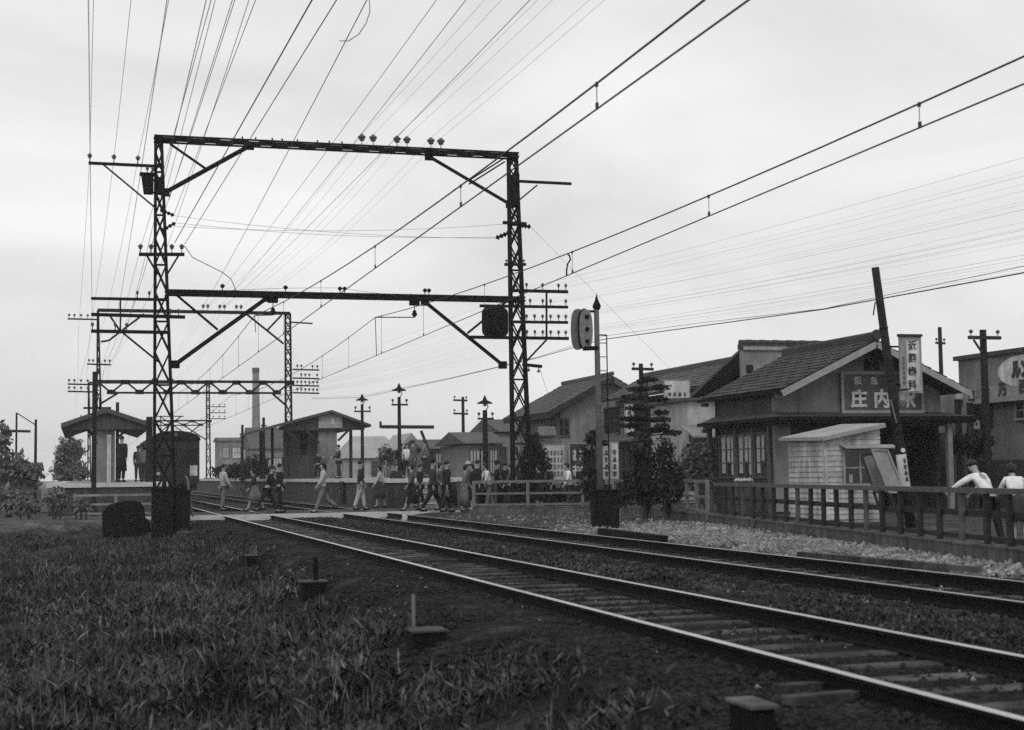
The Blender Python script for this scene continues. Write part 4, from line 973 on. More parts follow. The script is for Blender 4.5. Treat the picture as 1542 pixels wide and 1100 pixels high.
# louvre in the gable
a = PY(1299, 541, YF); b_ = PY(1325, 559, YF)
for k in (0, 1):
    m = MB(); w = (b_.x-a.x)/2; m.box(a.x+w*k+.03, a.x+w*(k+1)-.03, YF-.02, YF-.002, b_.z+.02, a.z); m.build('vent', 'dark', sb)
m = MB(); m.box((a.x+b_.x)/2-.03, (a.x+b_.x)/2+.03, YF-.04, YF-.002, b_.z, a.z+.03); m.build('vent_frame', 'woodm', sb)
# skirt roof round the walls
so_ = .95
kx0, kx1, ky0 = PY(1172, 632, 38.0).x-.0, PY(1477, 630, 38.0).x, 38.0
m = MB()
m.prism([(kx0, ky0, zL), (kx1, ky0, zL), (XR, YF-.001, zL+.16), (XS, YF-.001, zL+.16)], (0, .0, -.06)); 
m.prism([(kx0, ky0, zL), (XS-.001, YF, zL+.2), (XS-.001, YB, zL+.2), (kx0, YB+.6, zL)], (0, 0, -.06)); m.build('skirt_roof', 'tile', sb)
m = MB(); m.bar((kx0-.03, ky0-.03, zL-.05), (kx1+.03, ky0-.03, zL-.05), .06, .11); m.bar((kx0-.03, ky0, zL-.05), (kx0-.03, YB+.6, zL-.05), .06, .11); m.build('fascia', 'tar', sb)
m = MB(); m.box(kx0+.1, kx1-.1, ky0+.1, YF-.02, zL-.17, zL-.1); m.box(kx0+.1, XS-.02, YF, YB+.5, zL-.17, zL-.1); m.build('soffit', 'wood', sb)
for yy in (YB+.3, ):
    m = MB(); m.box(kx0, XS, yy, yy+.09, zL-.3, zL-.18); m.build('eave_beam', 'woodp', sb)
# side wall facing the tracks: screens between posts
xs0 = XS
for k, (xa, xb) in enumerate(((1085, 1107), (1111, 1134), (1138, 1158))):
    ya_, yb_ = PX(xb, 690, xs0).y, PX(xa, 690, xs0).y
    w = window(sb, ya_+.03, yb_-.03, 1.05, 2.28, xs0, 2, 3, 'x', 'woodm', 'glass', .05)
    m = MB(); n = 3
    for j, (u0, u1, z0_, z1_) in enumerate(((.06, .22, 1.1, 2.2), (.30, .52, 1.5, 2.24), (.62, .86, 1.15, 2.2))[(0 if k != 2 else 1):]):
        m.box(xs0-.0155, xs0-.0125-.004*0, ya_+(yb_-ya_)*u0, ya_+(yb_-ya_)*u1, z0_, z1_)
    m.v = [(x-.004, y, z) for x, y, z in m.v]; m.build('paper_screen', 'curtain', w)
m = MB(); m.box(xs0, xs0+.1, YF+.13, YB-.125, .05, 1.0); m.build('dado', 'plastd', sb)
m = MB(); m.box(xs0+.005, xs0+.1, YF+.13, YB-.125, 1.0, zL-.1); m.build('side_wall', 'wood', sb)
for (px, wd) in ((1082, .14), (1109, .1), (1136, .1), (1160, .12)):
    yy = PX(px, 690, xs0).y; m = MB(); m.box(xs0-.07, xs0-.001, yy-wd/2, yy+wd/2, -.05, zL-.12); m.build('post', 'woodm' if px > 1082 else 'wood', sb)
pp_ = PZ(1083, 767, .05); m = MB(); m.bar((kx0+.25, YB+.35, 0), (kx0+.25, YB+.35, zL-.1), .13); m.build('post', 'woodm', sb)
# front: plaster end strip, deep porch; skirt roof shade put into dark wall colours
m = MB(); m.box(XS+.0, PY(1192, 690, YF).x, YF, YF+.12, .05, zL-.171); m.build('front_wall', 'plast', sb)
xp0 = PY(1325, 690, YF).x; m = MB(); m.box(PY(1192, 690, YF).x+.001, xp0, YF+.001, YF+.11, .05, zL-.101); m.build('front_wall', 'wood', sb)
m = MB(); m.box(xp0+.001, XR-.1, YF+2.6, YF+2.7, .05, zL-.101); m.box(xp0-.1, xp0-.0, YF+.12, YF+2.6, .05, zL-.101); m.box(XR-.13, XR-.01, YF+.125, YF+2.599, .05, zL-.101); m.build('porch_wall', 'wood', sb)
m = MB(); m.box(xp0, XR, YF+.005, YF+2.75, zL-.17, zL+.02); m.build('porch_ceiling', 'dark', sb)
a = PY(1367, 672, 40.2); b_ = PY(1391, 720, 40.2); m = MB(); m.box(a.x, b_.x, 40.15, 40.2, b_.z, a.z); dr = m.build('ticket_window', 'dark', sb)
m = MB(); m.box(b_.x, b_.x+.08, 40.1, 40.2, b_.z-.1, a.z+.05); m.box(a.x-.2, b_.x, 40.1, 40.2, a.z, a.z+.08); m.build('frame', 'woodm', dr)
m = MB(); m.box(a.x-.7, b_.x+.9, 40.21, 40.3, .05, 2.3); m.build('inner_wall', 'plastd', sb)
m = MB(); q = PY(1400, 718, 40.0); m.box(q.x-.05, q.x+.6, 39.7, 40.1, .05, 1.0); m.box(q.x-1.2, q.x-.2, 39.8, 40.1, .05, .8); m.build('counter', 'wood', sb)
q = PY(1431, 720, 38.3); m = MB(); m.bar((q.x, 38.3, -.0), (q.x, 38.3, zL-.1), .15); m.build('porch_post', 'plast', sb)
m = MB(); m.bar((q.x, 38.3, zL-.2), (xp0, 38.3, zL-.2), .12, .14); m.build('porch_beam', 'wood', sb)
# the name sign, bolted on the gable
ns = empty('station_sign', PY(1329, 622, YF-.1), 'dark framed station name sign with large white characters on the gable', 'sign')
a = PY(1266, 560, YF-.15); b_ = PY(1391, 622, YF-.15); ysn = YF-.15
m = MB(); m.box(a.x, b_.x, ysn, ysn+.05, b_.z, a.z); m.build('board', 'signd', ns)
m = MB(); f = .075; m.box(a.x-.01, b_.x+.01, ysn-.03, ysn-.002, a.z-f, a.z+.01); m.box(a.x-.01, b_.x+.01, ysn-.03, ysn-.002, b_.z-.01, b_.z+f); m.box(a.x-.01, a.x+f, ysn-.03, ysn-.002, b_.z+f, a.z-f); m.box(b_.x-f, b_.x+.01, ysn-.03, ysn-.002, b_.z+f, a.z-f); m.build('frame', 'signg', ns)
for ch, px in (('庄', 1293), ('内', 1328), ('駅', 1366)):
    p = PY(px, 600.5, ysn-.01); text(ch, 'lettering', .55, (p.x, ysn-.012, p.z), (1,0,0), (0,0,1), 'inkw', ns, .012, .042)
for ch, px in (('阪', 1292), ('急', 1316)):
    p = PY(px, 573.5, ysn-.01); text(ch, 'lettering', .235, (p.x, ysn-.012, p.z), (1,0,0), (0,0,1), 'inkw', ns, .012, .02)
# tall narrow sign in front of the gable, on its own post
Yv = 27.25; vs2 = empty('vertical_sign', PY(1371, 600, Yv), 'tall narrow white sign with black characters held beside the leaning pole', 'sign')
a = PY(1354, 507, Yv); b_ = PY(1391, 592, Yv); sk_ = (PY(1356, 592, Yv).x-a.x)
m = MB(); m.box(a.x, b_.x-.02, Yv, Yv+.04, b_.z, a.z); m.build('board', 'signg', vs2)
m = MB(); e = .13; m.box(a.x+.15, b_.x-.08, Yv-.014, Yv-.002, b_.z+.03, a.z-.09); m.build('panel', 'signw', vs2)
m = MB(); m.box(a.x-.02, b_.x, Yv-.03, Yv+.06, a.z, a.z+.05); m.build('cap', 'wood', vs2)
for ch, py in zip('近藤歯科', (520, 539, 559, 579)):
    p = PY(1374, py, Yv-.02); text(ch, 'lettering', .19, (p.x, Yv-.02, p.z), (1,0,0), (0,0,1), 'ink', vs2, .01, .022)
m = MB(); p = PY(1363, 550, Yv); strokes(m, (a.x+.085, Yv-.008, (a.z+b_.z)/2-.12), (1,0,0), (0,0,1), .09, .6, 6, 1, .005, 11); m.build('small_lettering', 'inkg', vs2)
m = MB()
for py in (522, 580): q = PY(1336 if py < 550 else 1344, py, Yv); m.bar((q.x, Yv+.03, q.z), (b_.x-.05, Yv+.06, q.z), .035)
m.build('bracket', 'steel', vs2)

# ---- clapboard ticket shed
YSH = 30.0
sd_ = empty('ticket_shed', (16.6, YSH, 0), 'small whitewashed clapboard shed with a lean-to roof in front of the station', 'shed')
c0 = PY(1242, 657, YSH); c1 = PY(1324, 640, YSH); x0, x1 = c0.x, c1.x; ye = PX(1188, 660, x0).y; zt0 = c0.z-.05; zt1 = c1.z-.04
m = MB(); bh = .118; z = .12
while z < zt1:     # lapped boards on the front and on the track side
    za, zb_ = z, min(z+bh, zt1)
    def xl_(z_): return x0 if z_ <= zt0 else x0+(x1-x0)*(z_-zt0)/(zt1-zt0)
    p = [(xl_(za), YSH-.028, za), (x1, YSH-.028, za), (x1, YSH-.008, zb_), (xl_(zb_), YSH-.008, zb_)]
    m.add(p+[(xl_(za), YSH, za), (x1, YSH, za)], [(0,1,2,3), (0,4,5,1)])
    if zb_ <= zt0+.02:
        m.add([(x0-.028, YSH-.02, za), (x0-.028, ye, za), (x0-.008, ye, zb_), (x0-.008, YSH-.008, zb_), (x0, YSH, za), (x0, ye, za)], [(0,1,2,3), (0,4,5,1)])
    z += bh
m.prism([(x0, YSH, .05), (x1, YSH, .05), (x1, YSH, zt1), (x0, YSH, zt0)], (0, ye-YSH, 0)); m.build('wall', 'clap', sd_)
m = MB(); d = .028; ov = .1; sl3 = (zt1-zt0)/(x1-x0)
A_ = [(x0-.14, YSH-.16, zt0-.14*sl3+.03), (x1+.06, YSH-.16, zt1+.06*sl3+.03), (x1+.06, ye+.1, zt1+.06*sl3+.03+.05), (x0-.14, ye+.25, zt0-.14*sl3+.03+.03)]
m.prism(A_, (0, 0, .03)); m.build('roof', 'tilel', sd_)
m = MB(); m.bar((x0-.14, YSH-.17, zt0-.14*sl3), (x1+.06, YSH-.17, zt1+.06*sl3), .03, .07); m.bar((x0-.15, YSH-.14, zt0-.02), (x0-.15, ye+.2, zt0+.03), .03, .07); m.build('fascia', 'trimp', sd_)
m = MB(); m.box(x0-.035, x0+.03, YSH-.036, YSH-.029, .1, zt0); m.box(x0-.036, x0-.029, YSH-.03, YSH+.05, .1, zt0); m.build('corner_board', 'clap', sd_)
a = PY(1270, 681, YSH); b_ = PY(1317, 728, YSH); w = window(sd_, a.x, b_.x, b_.z, a.z, YSH-.028, 2, 2, 'y', 'trimp', 'glass', .05)
m = MB(); m.box(a.x+.1, a.x+.19, YSH-.046, YSH-.044, b_.z+.02, b_.z+.2); m.box(a.x+.36, a.x+.42, YSH-.046, YSH-.044, b_.z+.05, b_.z+.24); m.build('notice', 'signg', w)
q0 = PY(1264, 674, YSH-.3); q1 = PY(1345, 675, YSH-.3); m = MB(); m.prism([(a.x-.1, YSH-.03, q0.z+.06), (a.x-.1, YSH-.34, q0.z), (a.x-.1, YSH-.34, q0.z-.03), (a.x-.1, YSH-.03, q0.z+.03)], (b_.x-a.x+.55, 0, 0)); m.build('awning', 'trimp', sd_)
# hinged shutters / notice boards propped on end before the shed
for i, (c_, lab, mt, yy) in enumerate(((((1336, 676), (1345, 678), (1362, 742), (1338, 742), (1321, 677)), 'tall grey notice board leaning under the shed awning beside the leaning pole', 'signg', 28.4), (((1306, 686), (1322, 682), (1340, 742), (1316, 742), (1312, 726)), 'smaller grey notice board leaning below the shed window', 'plast', 28.8))):
    t = empty('notice_board', PY(c_[3][0], 790, yy), lab, 'notice board'); Pn = [PY(x, y, yy) for x, y in c_]
    if i == 0: quad = [Pn[4], Pn[0], Pn[1], Pn[2], Pn[3]]
    quad = [Pn[0 if i else 4], Pn[1], Pn[2], Pn[3]]
    for q in quad[:2]: q.y += .25
    m = MB(); m.prism(quad, (0, .03, 0)); m.build('panel', mt, t)
    m = MB()
    for p, q in zip(quad, quad[1:]+quad[:1]): m.bar(p-Vector((0,.02,0)), q-Vector((0,.02,0)), .035, .03, (0,1,0))
    m.build('frame', 'trimp' if i == 0 else 'wood', t)
    m = MB()
    for q, p in ((quad[3], quad[0]), (quad[2], quad[1])):
        d_ = (q-p).normalized(); m.bar(q, q+d_*(q.z-.02)/max(.2, -d_.z), .05, .04)
    m.build('leg', 'wood', t)

# ---- two-storey row house B, C behind, A with the gable, E pale block
XB = 26.0
rb_ = empty('row_house', (XB, 58, 0), 'long two storey tiled row house with dark upper windows behind the conifer', 'house')
e0, e1 = PX(1112, 573, XB-.7), PX(905, 604, XB-.7); zE = (e0.z+e1.z)/2; RB = 1.5; r0 = PX(1113, 543, XB+RB); zR = r0.z+.0
y0, y1 = e0.y, e1.y
tiled(rb_, (XB-.7, y1, zE), (XB-.7, y0, zE), (XB+RB, y0, zR), (XB+RB, y1, zR), 'tilem', 'roof_slope', .3, .3)
tiled(rb_, (XB+3.7, y0, zE), (XB+3.7, y1, zE), (XB+RB, y1, zR), (XB+RB, y0, zR), 'tilem', 'roof_slope', .3, .3)
ridge(rb_, (XB+RB, y0, zR+.07), (XB+RB, y1, zR+.07), 'tilem')
m = MB(); m.box(XB, XB+3., y0+.4, y1-.2, 0, zE-.02); m.build('wall', 'plast', rb_)
m = MB(); m.prism([(XB, y0+.4, zE-.02), (XB+3., y0+.4, zE-.02), (XB+RB, y0+.4, zR-.1)], (0, .1, 0)); m.build('gable', 'plast', rb_)
m = MB(); m.prism([(XB-1.3, y0, 2.75), (XB-1.3, y1, 2.75), (XB-.001, y1, 3.1), (XB-.001, y0, 3.1)], (0, 0, -.09)); m.build('lower_eave', 'tilem', rb_)
for (xa, xb, za, zb2, mt) in ((911, 934, 615, 652, 'dark'), (940, 953, 612, 655, 'curtain'), (956, 985, 608, 650, 'dark'), (1006, 1022, 606, 648, 'curtain'), (1035, 1060, 600, 645, 'glass')):
    pa = PX(xa, (za+zb2)/2, XB); pb = PX(xb, (za+zb2)/2, XB); t0 = PX((xa+xb)/2, za, XB).z; t1 = PX((xa+xb)/2, zb2, XB).z
    window(rb_, pb.y, pa.y, t1, t0, XB, 3, 2, 'x', 'woodm', mt, .07, .06)
for (xa, xb) in ((912, 950), (956, 1000), (1006, 1050)):
    pa = PX(xa, 700, XB); pb = PX(xb, 700, XB); window(rb_, pb.y, pa.y, .2, 2.4, XB, 4, 2, 'x', 'wood', 'glass', .08, .06, 'shop_front')
# hanging shop signs on the house
def board(px0, py0, px1, py1, Y, lab, name='shop_sign', mt='signw', rows=1, cols=3, ink='ink', leg=None, post=True, fill=.7, seed=1, cat='sign', sc=.85, yr=0., grp=None):
    a = PY(px0, py0, Y); b = PY(px1, py1, Y); t = empty(name, ((a.x+b.x)/2, Y, b.z), lab, cat, grp)
    m = MB(); m.box(a.x, b.x, Y, Y+.05, b.z, a.z); m.build('board', mt, t)
    m = MB(); f = .035
    for q in ((a.x, b.x, a.z-.0, a.z+f), (a.x, b.x, b.z-f, b.z), (a.x-f, a.x, b.z-f, a.z+f), (b.x, b.x+f, b.z-f, a.z+f)): m.box(q[0], q[1], Y-.02, Y+.06, q[2], q[3])
    m.build('frame', 'trimp', t)
    if rows:
        m = MB(); strokes(m, ((a.x+b.x)/2, Y-.006, (a.z+b.z)/2+yr), (1,0,0), (0,0,1), (b.x-a.x)*sc, (a.z-b.z)*fill, rows, cols, .005, seed); m.build('lettering', ink, t)
    if post:
        m = MB()
        for xx in (a.x+.06, b.x-.06): m.bar((xx, Y+.1, 0), (xx, Y+.1, a.z), .07)
        m.build('post', 'wood', t)
    return t
t = board(1001, 573, 1038, 599, 56.5, 'white hanging shop sign with dark characters under the row house eave', post=False, rows=1, cols=4, fill=.3, yr=-.22, seed=5)
m = MB(); a = PY(1012, 600, 56.5); b_ = PY(1022, 640, 56.5); m.bar((a.x, 56.6, 0), (a.x, 56.6, a.z+.6), .12); m.build('post', 'plastl', t)
board(942, 610, 954, 655, 63., 'small upright white sign hung on the upper floor of the row house', post=False, rows=3, cols=1, seed=8)
board(820, 670, 851, 726, 50.8, 'large white billboard with rows of grey characters beside the dark bush', rows=4, cols=5, ink='inkg', fill=.75, seed=3)
board(858, 669, 882, 726, 51.6, 'grey billboard with scrawled pale lettering behind the white shirted passer-by', mt='plastd', ink='signw', rows=2, cols=2, fill=.8, seed=13)
board(908, 668, 918, 728, 51.4, 'narrow white upright banner with dark characters, left one behind the signal post', rows=4, cols=1, seed=21)
board(920, 667, 931, 728, 51.2, 'narrow white upright banner with dark characters, right one beside the signal post', rows=4, cols=1, seed=27)
# house A: gable end
ha = empty('gabled_house', (26, 74, 0), 'two storey house with its gable end and balcony left of the row house', 'house')
YA = 74.; pk = PY(922, 566, YA-.5); el = PY(823, 622, YA-.5); half = pk.x-el.x; sl4 = (pk.z-el.z)/half
tiled(ha, (el.x, YA+8, el.z), (el.x, YA-.5, el.z), (pk.x, YA-.5, pk.z), (pk.x, YA+8, pk.z), 'tilem', 'roof_slope', .3, .3, .3)
tiled(ha, (pk.x+half, YA-.5, el.z), (pk.x+half, YA+8, el.z), (pk.x, YA+8, pk.z), (pk.x, YA-.5, pk.z), 'tilem', 'roof_slope', .3, .3, .3)
ridge(ha, (pk.x, YA-.6, pk.z+.08), (pk.x, YA+8, pk.z+.08), 'tilem', .1, .12)
m = MB(); wl = el.x+.9; m.prism([(wl, YA, 0), (2*pk.x-wl, YA, 0), (2*pk.x-wl, YA, el.z+.9*sl4-.3), (pk.x, YA, pk.z-.3), (wl, YA, el.z+.9*sl4-.3)], (0, 7.5, 0)); m.build('wall', 'plast', ha)
m = MB(); m.bar((el.x-.02, YA-.56, el.z-.16), (pk.x, YA-.56, pk.z-.16), .06, .26); m.build('bargeboard', 'wood', ha)
for (xa, xb, ya2, yb2, mt) in ((828, 838, 628, 650, 'glass'), (842, 856, 632, 656, 'dark')):
    a = PY(xa, ya2, YA); b_ = PY(xb, yb2, YA); window(ha, a.x, b_.x, b_.z, a.z, YA, 2, 2, 'y', 'woodm', mt, .08)
m = MB(); a = PY(812, 644, YA-1.2); b_ = PY(836, 656, YA-1.2); m.box(a.x, b_.x, YA-1.25, YA-.02, b_.z-.12, b_.z)
bal = m.build('balcony', 'wood', ha); m = MB(); m.bar((a.x, YA-1.2, a.z), (b_.x, YA-1.2, a.z), .07)
for k in range(9): xx = a.x+(b_.x-a.x)*k/8; m.bar((xx, YA-1.2, b_.z), (xx, YA-1.2, a.z), .06)
m.build('railing', 'signg', bal)
# house C: ridge across, behind the station
hc = empty('tiled_house', (26, 52, 0), 'two storey house whose level tiled ridge shows above the station roof', 'house')
YC = 53.; a = PY(1113, 527, YC); b_ = PY(1262, 527, YC); zc2 = a.z
m = MB(); m.prism([(a.x, YC+.1, zc2-.02), (b_.x+2, YC+.1, zc2-.02), (b_.x+2, YC+5, zc2-1.5), (a.x, YC+5, zc2-1.5)], (0, 0, -.12)); m.build('roof_slope', 'tilem', hc)
m = MB(); m.box(a.x, b_.x+2, YC-.14, YC+.14, zc2+.0, zc2+.22); m.build('ridge', 'tile', hc)
m = MB(); n = 22
for k in range(n): xx = a.x+(b_.x+2-a.x)*k/n; m.tube([(xx+.02, YC, zc2+.27), (xx+(b_.x+2-a.x)/n-.02, YC, zc2+.27)], .12+.012*(k % 2), 8)
m.build('ridge_tile', 'tile', hc)
m = MB(); m.box(a.x+.1, PY(1183, 530, YC).x, YC-.19, YC-.145, zc2-.02, zc2+.12); m.build('plaster_band', 'trimp', hc)
m = MB(); m.box(a.x+.05, b_.x+1.9, YC-.1, YC+.1, 0, zc2-.001); m.box(a.x+.05, b_.x+1.9, YC+.101, YC+4.9, 0, zc2-1.63); m.build('wall', 'plast', hc)
m = MB(); p = PY(1158, 537, YC); q = PY(1230, 600, YC); m.box(PY(1122, 553, YC).x, PY(1132, 553, YC).x, YC-.13, YC-.101, PY(1122, 562, YC).z, PY(1122, 550, YC).z); m.build('vent', 'dark', hc)
he = empty('plastered_annexe', (24, 54, 0), 'low pale plastered annexe between the row house and the station side', 'annexe')
a = PY(1036, 604, 54.); b_ = PY(1088, 604, 54.); m = MB(); m.box(a.x, b_.x+1, 54., 58., 0, a.z); m.build('wall', 'plastl', he)
m = MB(); m.box(a.x-.2, b_.x+1.2, 53.8, 58.2, a.z+.001, a.z+.12); m.build('flat_roof', 'tilem', he)
m = MB(); q = PY(1052, 700, 54); m.box(q.x, q.x+1.2, 53.9, 53.99, 0, 2.1); d_ = m.build('door', 'wood', he)
m = MB(); m.prism([(a.x-.4, 52.6, 2.5), (b_.x+1, 52.6, 2.5), (b_.x+1, 53.99, 2.95), (a.x-.4, 53.99, 2.95)], (0, 0, .08)); m.build('lean_to_roof', 'plast', he)
# right-hand shop with the oval sign
XD = 27.5
rd = empty('shop_building', (XD, 40, 0), 'grey plastered shop with a big oval sign on its parapet at the right edge', 'shop')
y0 = PX(1760, 520, XD).y; y1 = PX(1443, 546, XD).y; zt3 = PX(1500, 536, XD).z
m = MB(); m.box(XD, XD+8, y0, y1, 0, zt3); m.build('wall', 'plast', rd)
m = MB(); m.box(XD-.12, XD+8.1, y0-.1, y1+.12, zt3+.001, zt3+.14); m.build('parapet_cap', 'plastd', rd)
zb3 = PX(1482, 601, XD).z; m = MB(); m.box(XD-.32, XD-.002, y0, PX(1471, 600, XD).y, zb3-.16, zb3-.02); m.build('sign_ledge', 'trimp', rd)
za3 = PX(1520, 577, XD).z; m = MB(); m.box(XD-.05, XD-.003, y0, PX(1484, 590, XD).y, zb3, za3-.05); m.build('letter_band', 'signg', rd)
for ch, px, py, s in (('主', 1485, 591, .42), ('乃', 1509, 587, .42), ('西', 1541, 582, .42)):
    p = PX(px, py, XD-.06); text(ch, 'lettering', s, (XD-.07, p.y, p.z), (0,-1,0), (0,0,1), 'ink', rd, .02, .03)
cc = PX(1540, 558, XD-.03); pl0 = PX(1505, 562, XD); rx = pl0.y-cc.y; rz = (PX(1530, 534, XD).z-PX(1530, 581, XD).z)/2
m = MB(); m.prism([(XD-.06, cc.y+rx*math.cos(2*PI*k/40), cc.z+rz*math.sin(2*PI*k/40)) for k in range(40)], (.05, 0, 0)); ov = m.build('oval_panel', 'signw', rd)
p = PX(1531, 556, XD-.07); text('ルンド', 'oval_lettering', rz*1.15, (XD-.075, PX(1546, 555, XD).y, p.z), (0,-1,0), (0,0,1), 'ink', rd, .02, .07, .8)
a = PX(1532, 630, XD); window(rd, PX(1556, 630, XD).y, a.y, a.z, PX(1532, 607, XD).z, XD, 2, 2, 'x', 'trimp', 'glass', .08)
a = PX(1490, 640, XD); window(rd, PX(1489, 640, XD).y-.2, PX(1484, 640, XD).y+.5, 2.55, 3.25, XD, 1, 3, 'x', 'plastd', 'glass', .06)
m = MB(); m.box(XD-.05, XD-.003, y0, PX(1470, 700, XD).y, 0, 1.45); m.build('dado', 'plastd', rd)
# small signs by the station's right corner
board(1439, 588, 1450, 600, 41., 'tiny white plate on the wall right of the station eave', mt='signw', rows=0, post=True)
board(1441, 604, 1450, 616, 41.2, 'small grey meter plate under the tiny white plate beyond the station eave', mt='plast', rows=0, post=True)
board(1457, 588, 1468, 605, 40.6, 'small black sign with a white mark on the utility pole at the right', mt='ink', ink='signw', rows=1, cols=1, post=True, seed=2)
board(1457, 633, 1474, 645, 41.5, 'white notice with dark marks above the clipped hedge', rows=1, cols=3, seed=6)
nb2 = empty('wall_panel', (25.6, 41.8, 0), 'grey plastered wall behind the clipped hedge and the station eave', 'wall'); m = MB(); m.box(PY(1404, 640, 42.).x, PY(1474, 640, 42.).x, 42., 42.1, 0, PY(1450, 586, 42.).z); m.build('panel', 'plast', nb2)
# sheds and far houses beyond the crossing
def low_house(px0, px1, pye, pyr, Y, dep, lab, wm='plast', rm='tilem', wins=(), hip=False, name='low_house', ridge_x=True):
    a = PY(px0, pye, Y); b = PY(px1, pye, Y); zr = PY((px0+px1)/2, pyr, Y).z; ze = PY((px0+px1)/2, pye, Y).z
    t = empty(name, ((a.x+b.x)/2, Y, 0), lab, 'house')
    m = MB(); m.box(a.x+.3, b.x-.3, Y+.3, Y+dep-.3, 0, ze-.05); m.build('wall', wm, t); m = MB(); ym = Y+dep/2
    if ridge_x:
        h = (b.x-a.x)*.22 if hip else 0
        m.add([(a.x, Y, ze), (b.x, Y, ze), (b.x, Y+dep, ze), (a.x, Y+dep, ze), (a.x+h, ym, zr), (b.x-h, ym, zr)], [(0,1,5,4), (1,2,5), (2,3,4,5), (3,0,4), (0,3,2,1)])
    else:
        xm = (a.x+b.x)/2; m.prism([(a.x, Y, ze), (xm, Y, zr), (b.x, Y, ze)], (0, dep, 0))
    m.build('roof', rm, t)
    for (xa, xb, ya2, yb2, mt) in wins:
        p = PY(xa, ya2, Y+.3); q = PY(xb, yb2, Y+.3); window(t, p.x, q.x, q.z, p.z, Y+.3, 3, 2, 'y', 'woodm', mt, .07)
    return t
low_house(636, 705, 676, 660, 82., 6, 'low grey shed with a flat tiled roof behind the lone utility pole', 'plastl', wins=((656, 668, 682, 714, 'curtain'), (640, 652, 682, 712, 'glass'), (672, 690, 684, 715, 'curtain')))
low_house(700, 768, 668, 648, 74., 7, 'low house with wide shop windows left of the right mast', 'plast', wins=((724, 735, 678, 712, 'curtain'), (708, 722, 678, 712, 'curtain'), (738, 748, 678, 712, 'curtain'), (752, 762, 675, 712, 'glass')))
low_house(752, 800, 650, 628, 86., 8, 'dark roofed house just left of the gabled house', 'plast', 'tilem', wins=((770, 778, 662, 690, 'curtain'),))
low_house(598, 642, 678, 652, 95., 6, 'pale gabled shed seen beyond the platform end', 'plastl', 'tilel', ridge_x=False, wins=((622, 632, 686, 712, 'curtain'),))
low_house(524, 616, 690, 655, 120., 9, 'pale hip roofed shed behind the right hand platform', 'plastl', 'tilel', hip=True, wins=((560, 575, 696, 716, 'glass'), (585, 597, 696, 716, 'glass')))
low_house(376, 446, 676, 642, 140., 8, 'faded shed with a long sloping roof below the factory chimney', 'plast', 'tilem', wins=((386, 398, 690, 710, 'curtain'), (410, 424, 690, 710, 'curtain')))
low_house(328, 370, 664, 658, 190., 8, 'faded flat roofed block left of the factory chimney', 'plast', 'tilem', wins=((336, 344, 674, 690, 'curtain'), (350, 362, 674, 690, 'signw')))
low_house(-60, 62, 708, 696, 84., 7, 'low dim house at the far left edge behind the field', 'plastd', 'tilem', wins=((28, 45, 711, 718, 'curtain'),))
sc_ = empty('factory_chimney', PY(386, 700, 300.), 'tall faded factory chimney rising behind the platforms', 'chimney')
p = PY(386, 640, 300.); zt4 = PY(385, 555, 300.).z; sc_.location = (p.x, 300, 0); m = MB(); m.tube([(p.x, 300, 0), (p.x-.1, 300, zt4)], [.98, .64], 16); m.build('shaft', 'plast', sc_); m = MB(); m.tube([(p.x-.1, 300, zt4-.9), (p.x-.1, 300, zt4+.1)], .72, 16); m.build('rim', 'plastd', sc_)
# ------------------------------------------------------------------ trees and bushes: many leaf-sized faces
def leaf_cloud(name, blobs, dens, size, m, parent, seed=1, flat=1.):
    """blobs: (centre, rx, ry, rz); leaves lie through the outer half of every blob"""
    rs = np.random.RandomState(seed); C_ = []
    for (c, rx, ry, rz) in blobs:
        n = int(dens*1.9*(rx*ry+ry*rz+rx*rz)); d = rs.normal(size=(n, 3)); d /= np.linalg.norm(d, axis=1)[:,None]
        lump = 1+.18*np.sin(d[:,0]*5+seed)*np.cos(d[:,2]*6+seed*2)+.12*np.sin(d[:,1]*9+seed)
        r_ = (rs.random_sample(n)**.45)*lump; C_.append(np.array(c)+d*r_[:,None]*np.array([rx, ry, rz]))
    C_ = np.concatenate(C_); n = len(C_); s = size*np.exp(rs.normal(0, .35, n))
    a = rs.normal(size=(n, 3)); a[:,2] *= flat; a /= np.linalg.norm(a, axis=1)[:,None]; b = rs.normal(size=(n, 3)); b -= a*(a*b).sum(1)[:,None]; b /= np.linalg.norm(b, axis=1)[:,None]
    V = np.stack([C_-a*s[:,None], C_-b*s[:,None]*.5, C_+a*s[:,None], C_+b*s[:,None]*.5], 1).reshape(-1, 3)
    F = np.arange(n*4).reshape(-1, 4); org = worldloc(parent)
    o = npmesh(name, V-np.array(org), F, m, (0, 0, 0)); o.parent = parent; return o
def trunk(parent, pts, r, name='trunk'):
    m = MB(); m.tube(pts, r, 8); return m.build(name, 'bark', parent, smooth=True)
def bush(base, blobs, lab, size=.07, dens=420, m='leaf', seed=1, name='bush', cat='bush', stems=3):
    t = empty(name, base, lab, cat); leaf_cloud('foliage', blobs, dens, size, m, t, seed)
    c = Vector(blobs[0][0]); rnd = random.Random(seed); mb = MB()
    for k in range(stems):
        b = blobs[min(k, len(blobs)-1)]; q = Vector(b[0]); p = Vector(base)+Vector((rnd.uniform(-.12, .12), rnd.uniform(-.1, .1), -.05))
        mb.tube([p, p.lerp(q, .5)+Vector((rnd.uniform(-.08, .08), 0, 0)), q+Vector((0, 0, b[3]*.6))], [.045, .03, .012], 6)
    mb.build('stem', 'bark', t); return t
def blobs_px(lst, Y, dy=.45):    # (px, py, rx_px, rz_px)
    k = Y*1.04/FPX
    return [(tuple(PY(x, y, Y+(i % 3-1)*.15)), rx*k, max(rx*k*.8, dy*.6), rz*k) for i, (x, y, rx, rz) in enumerate(lst)]
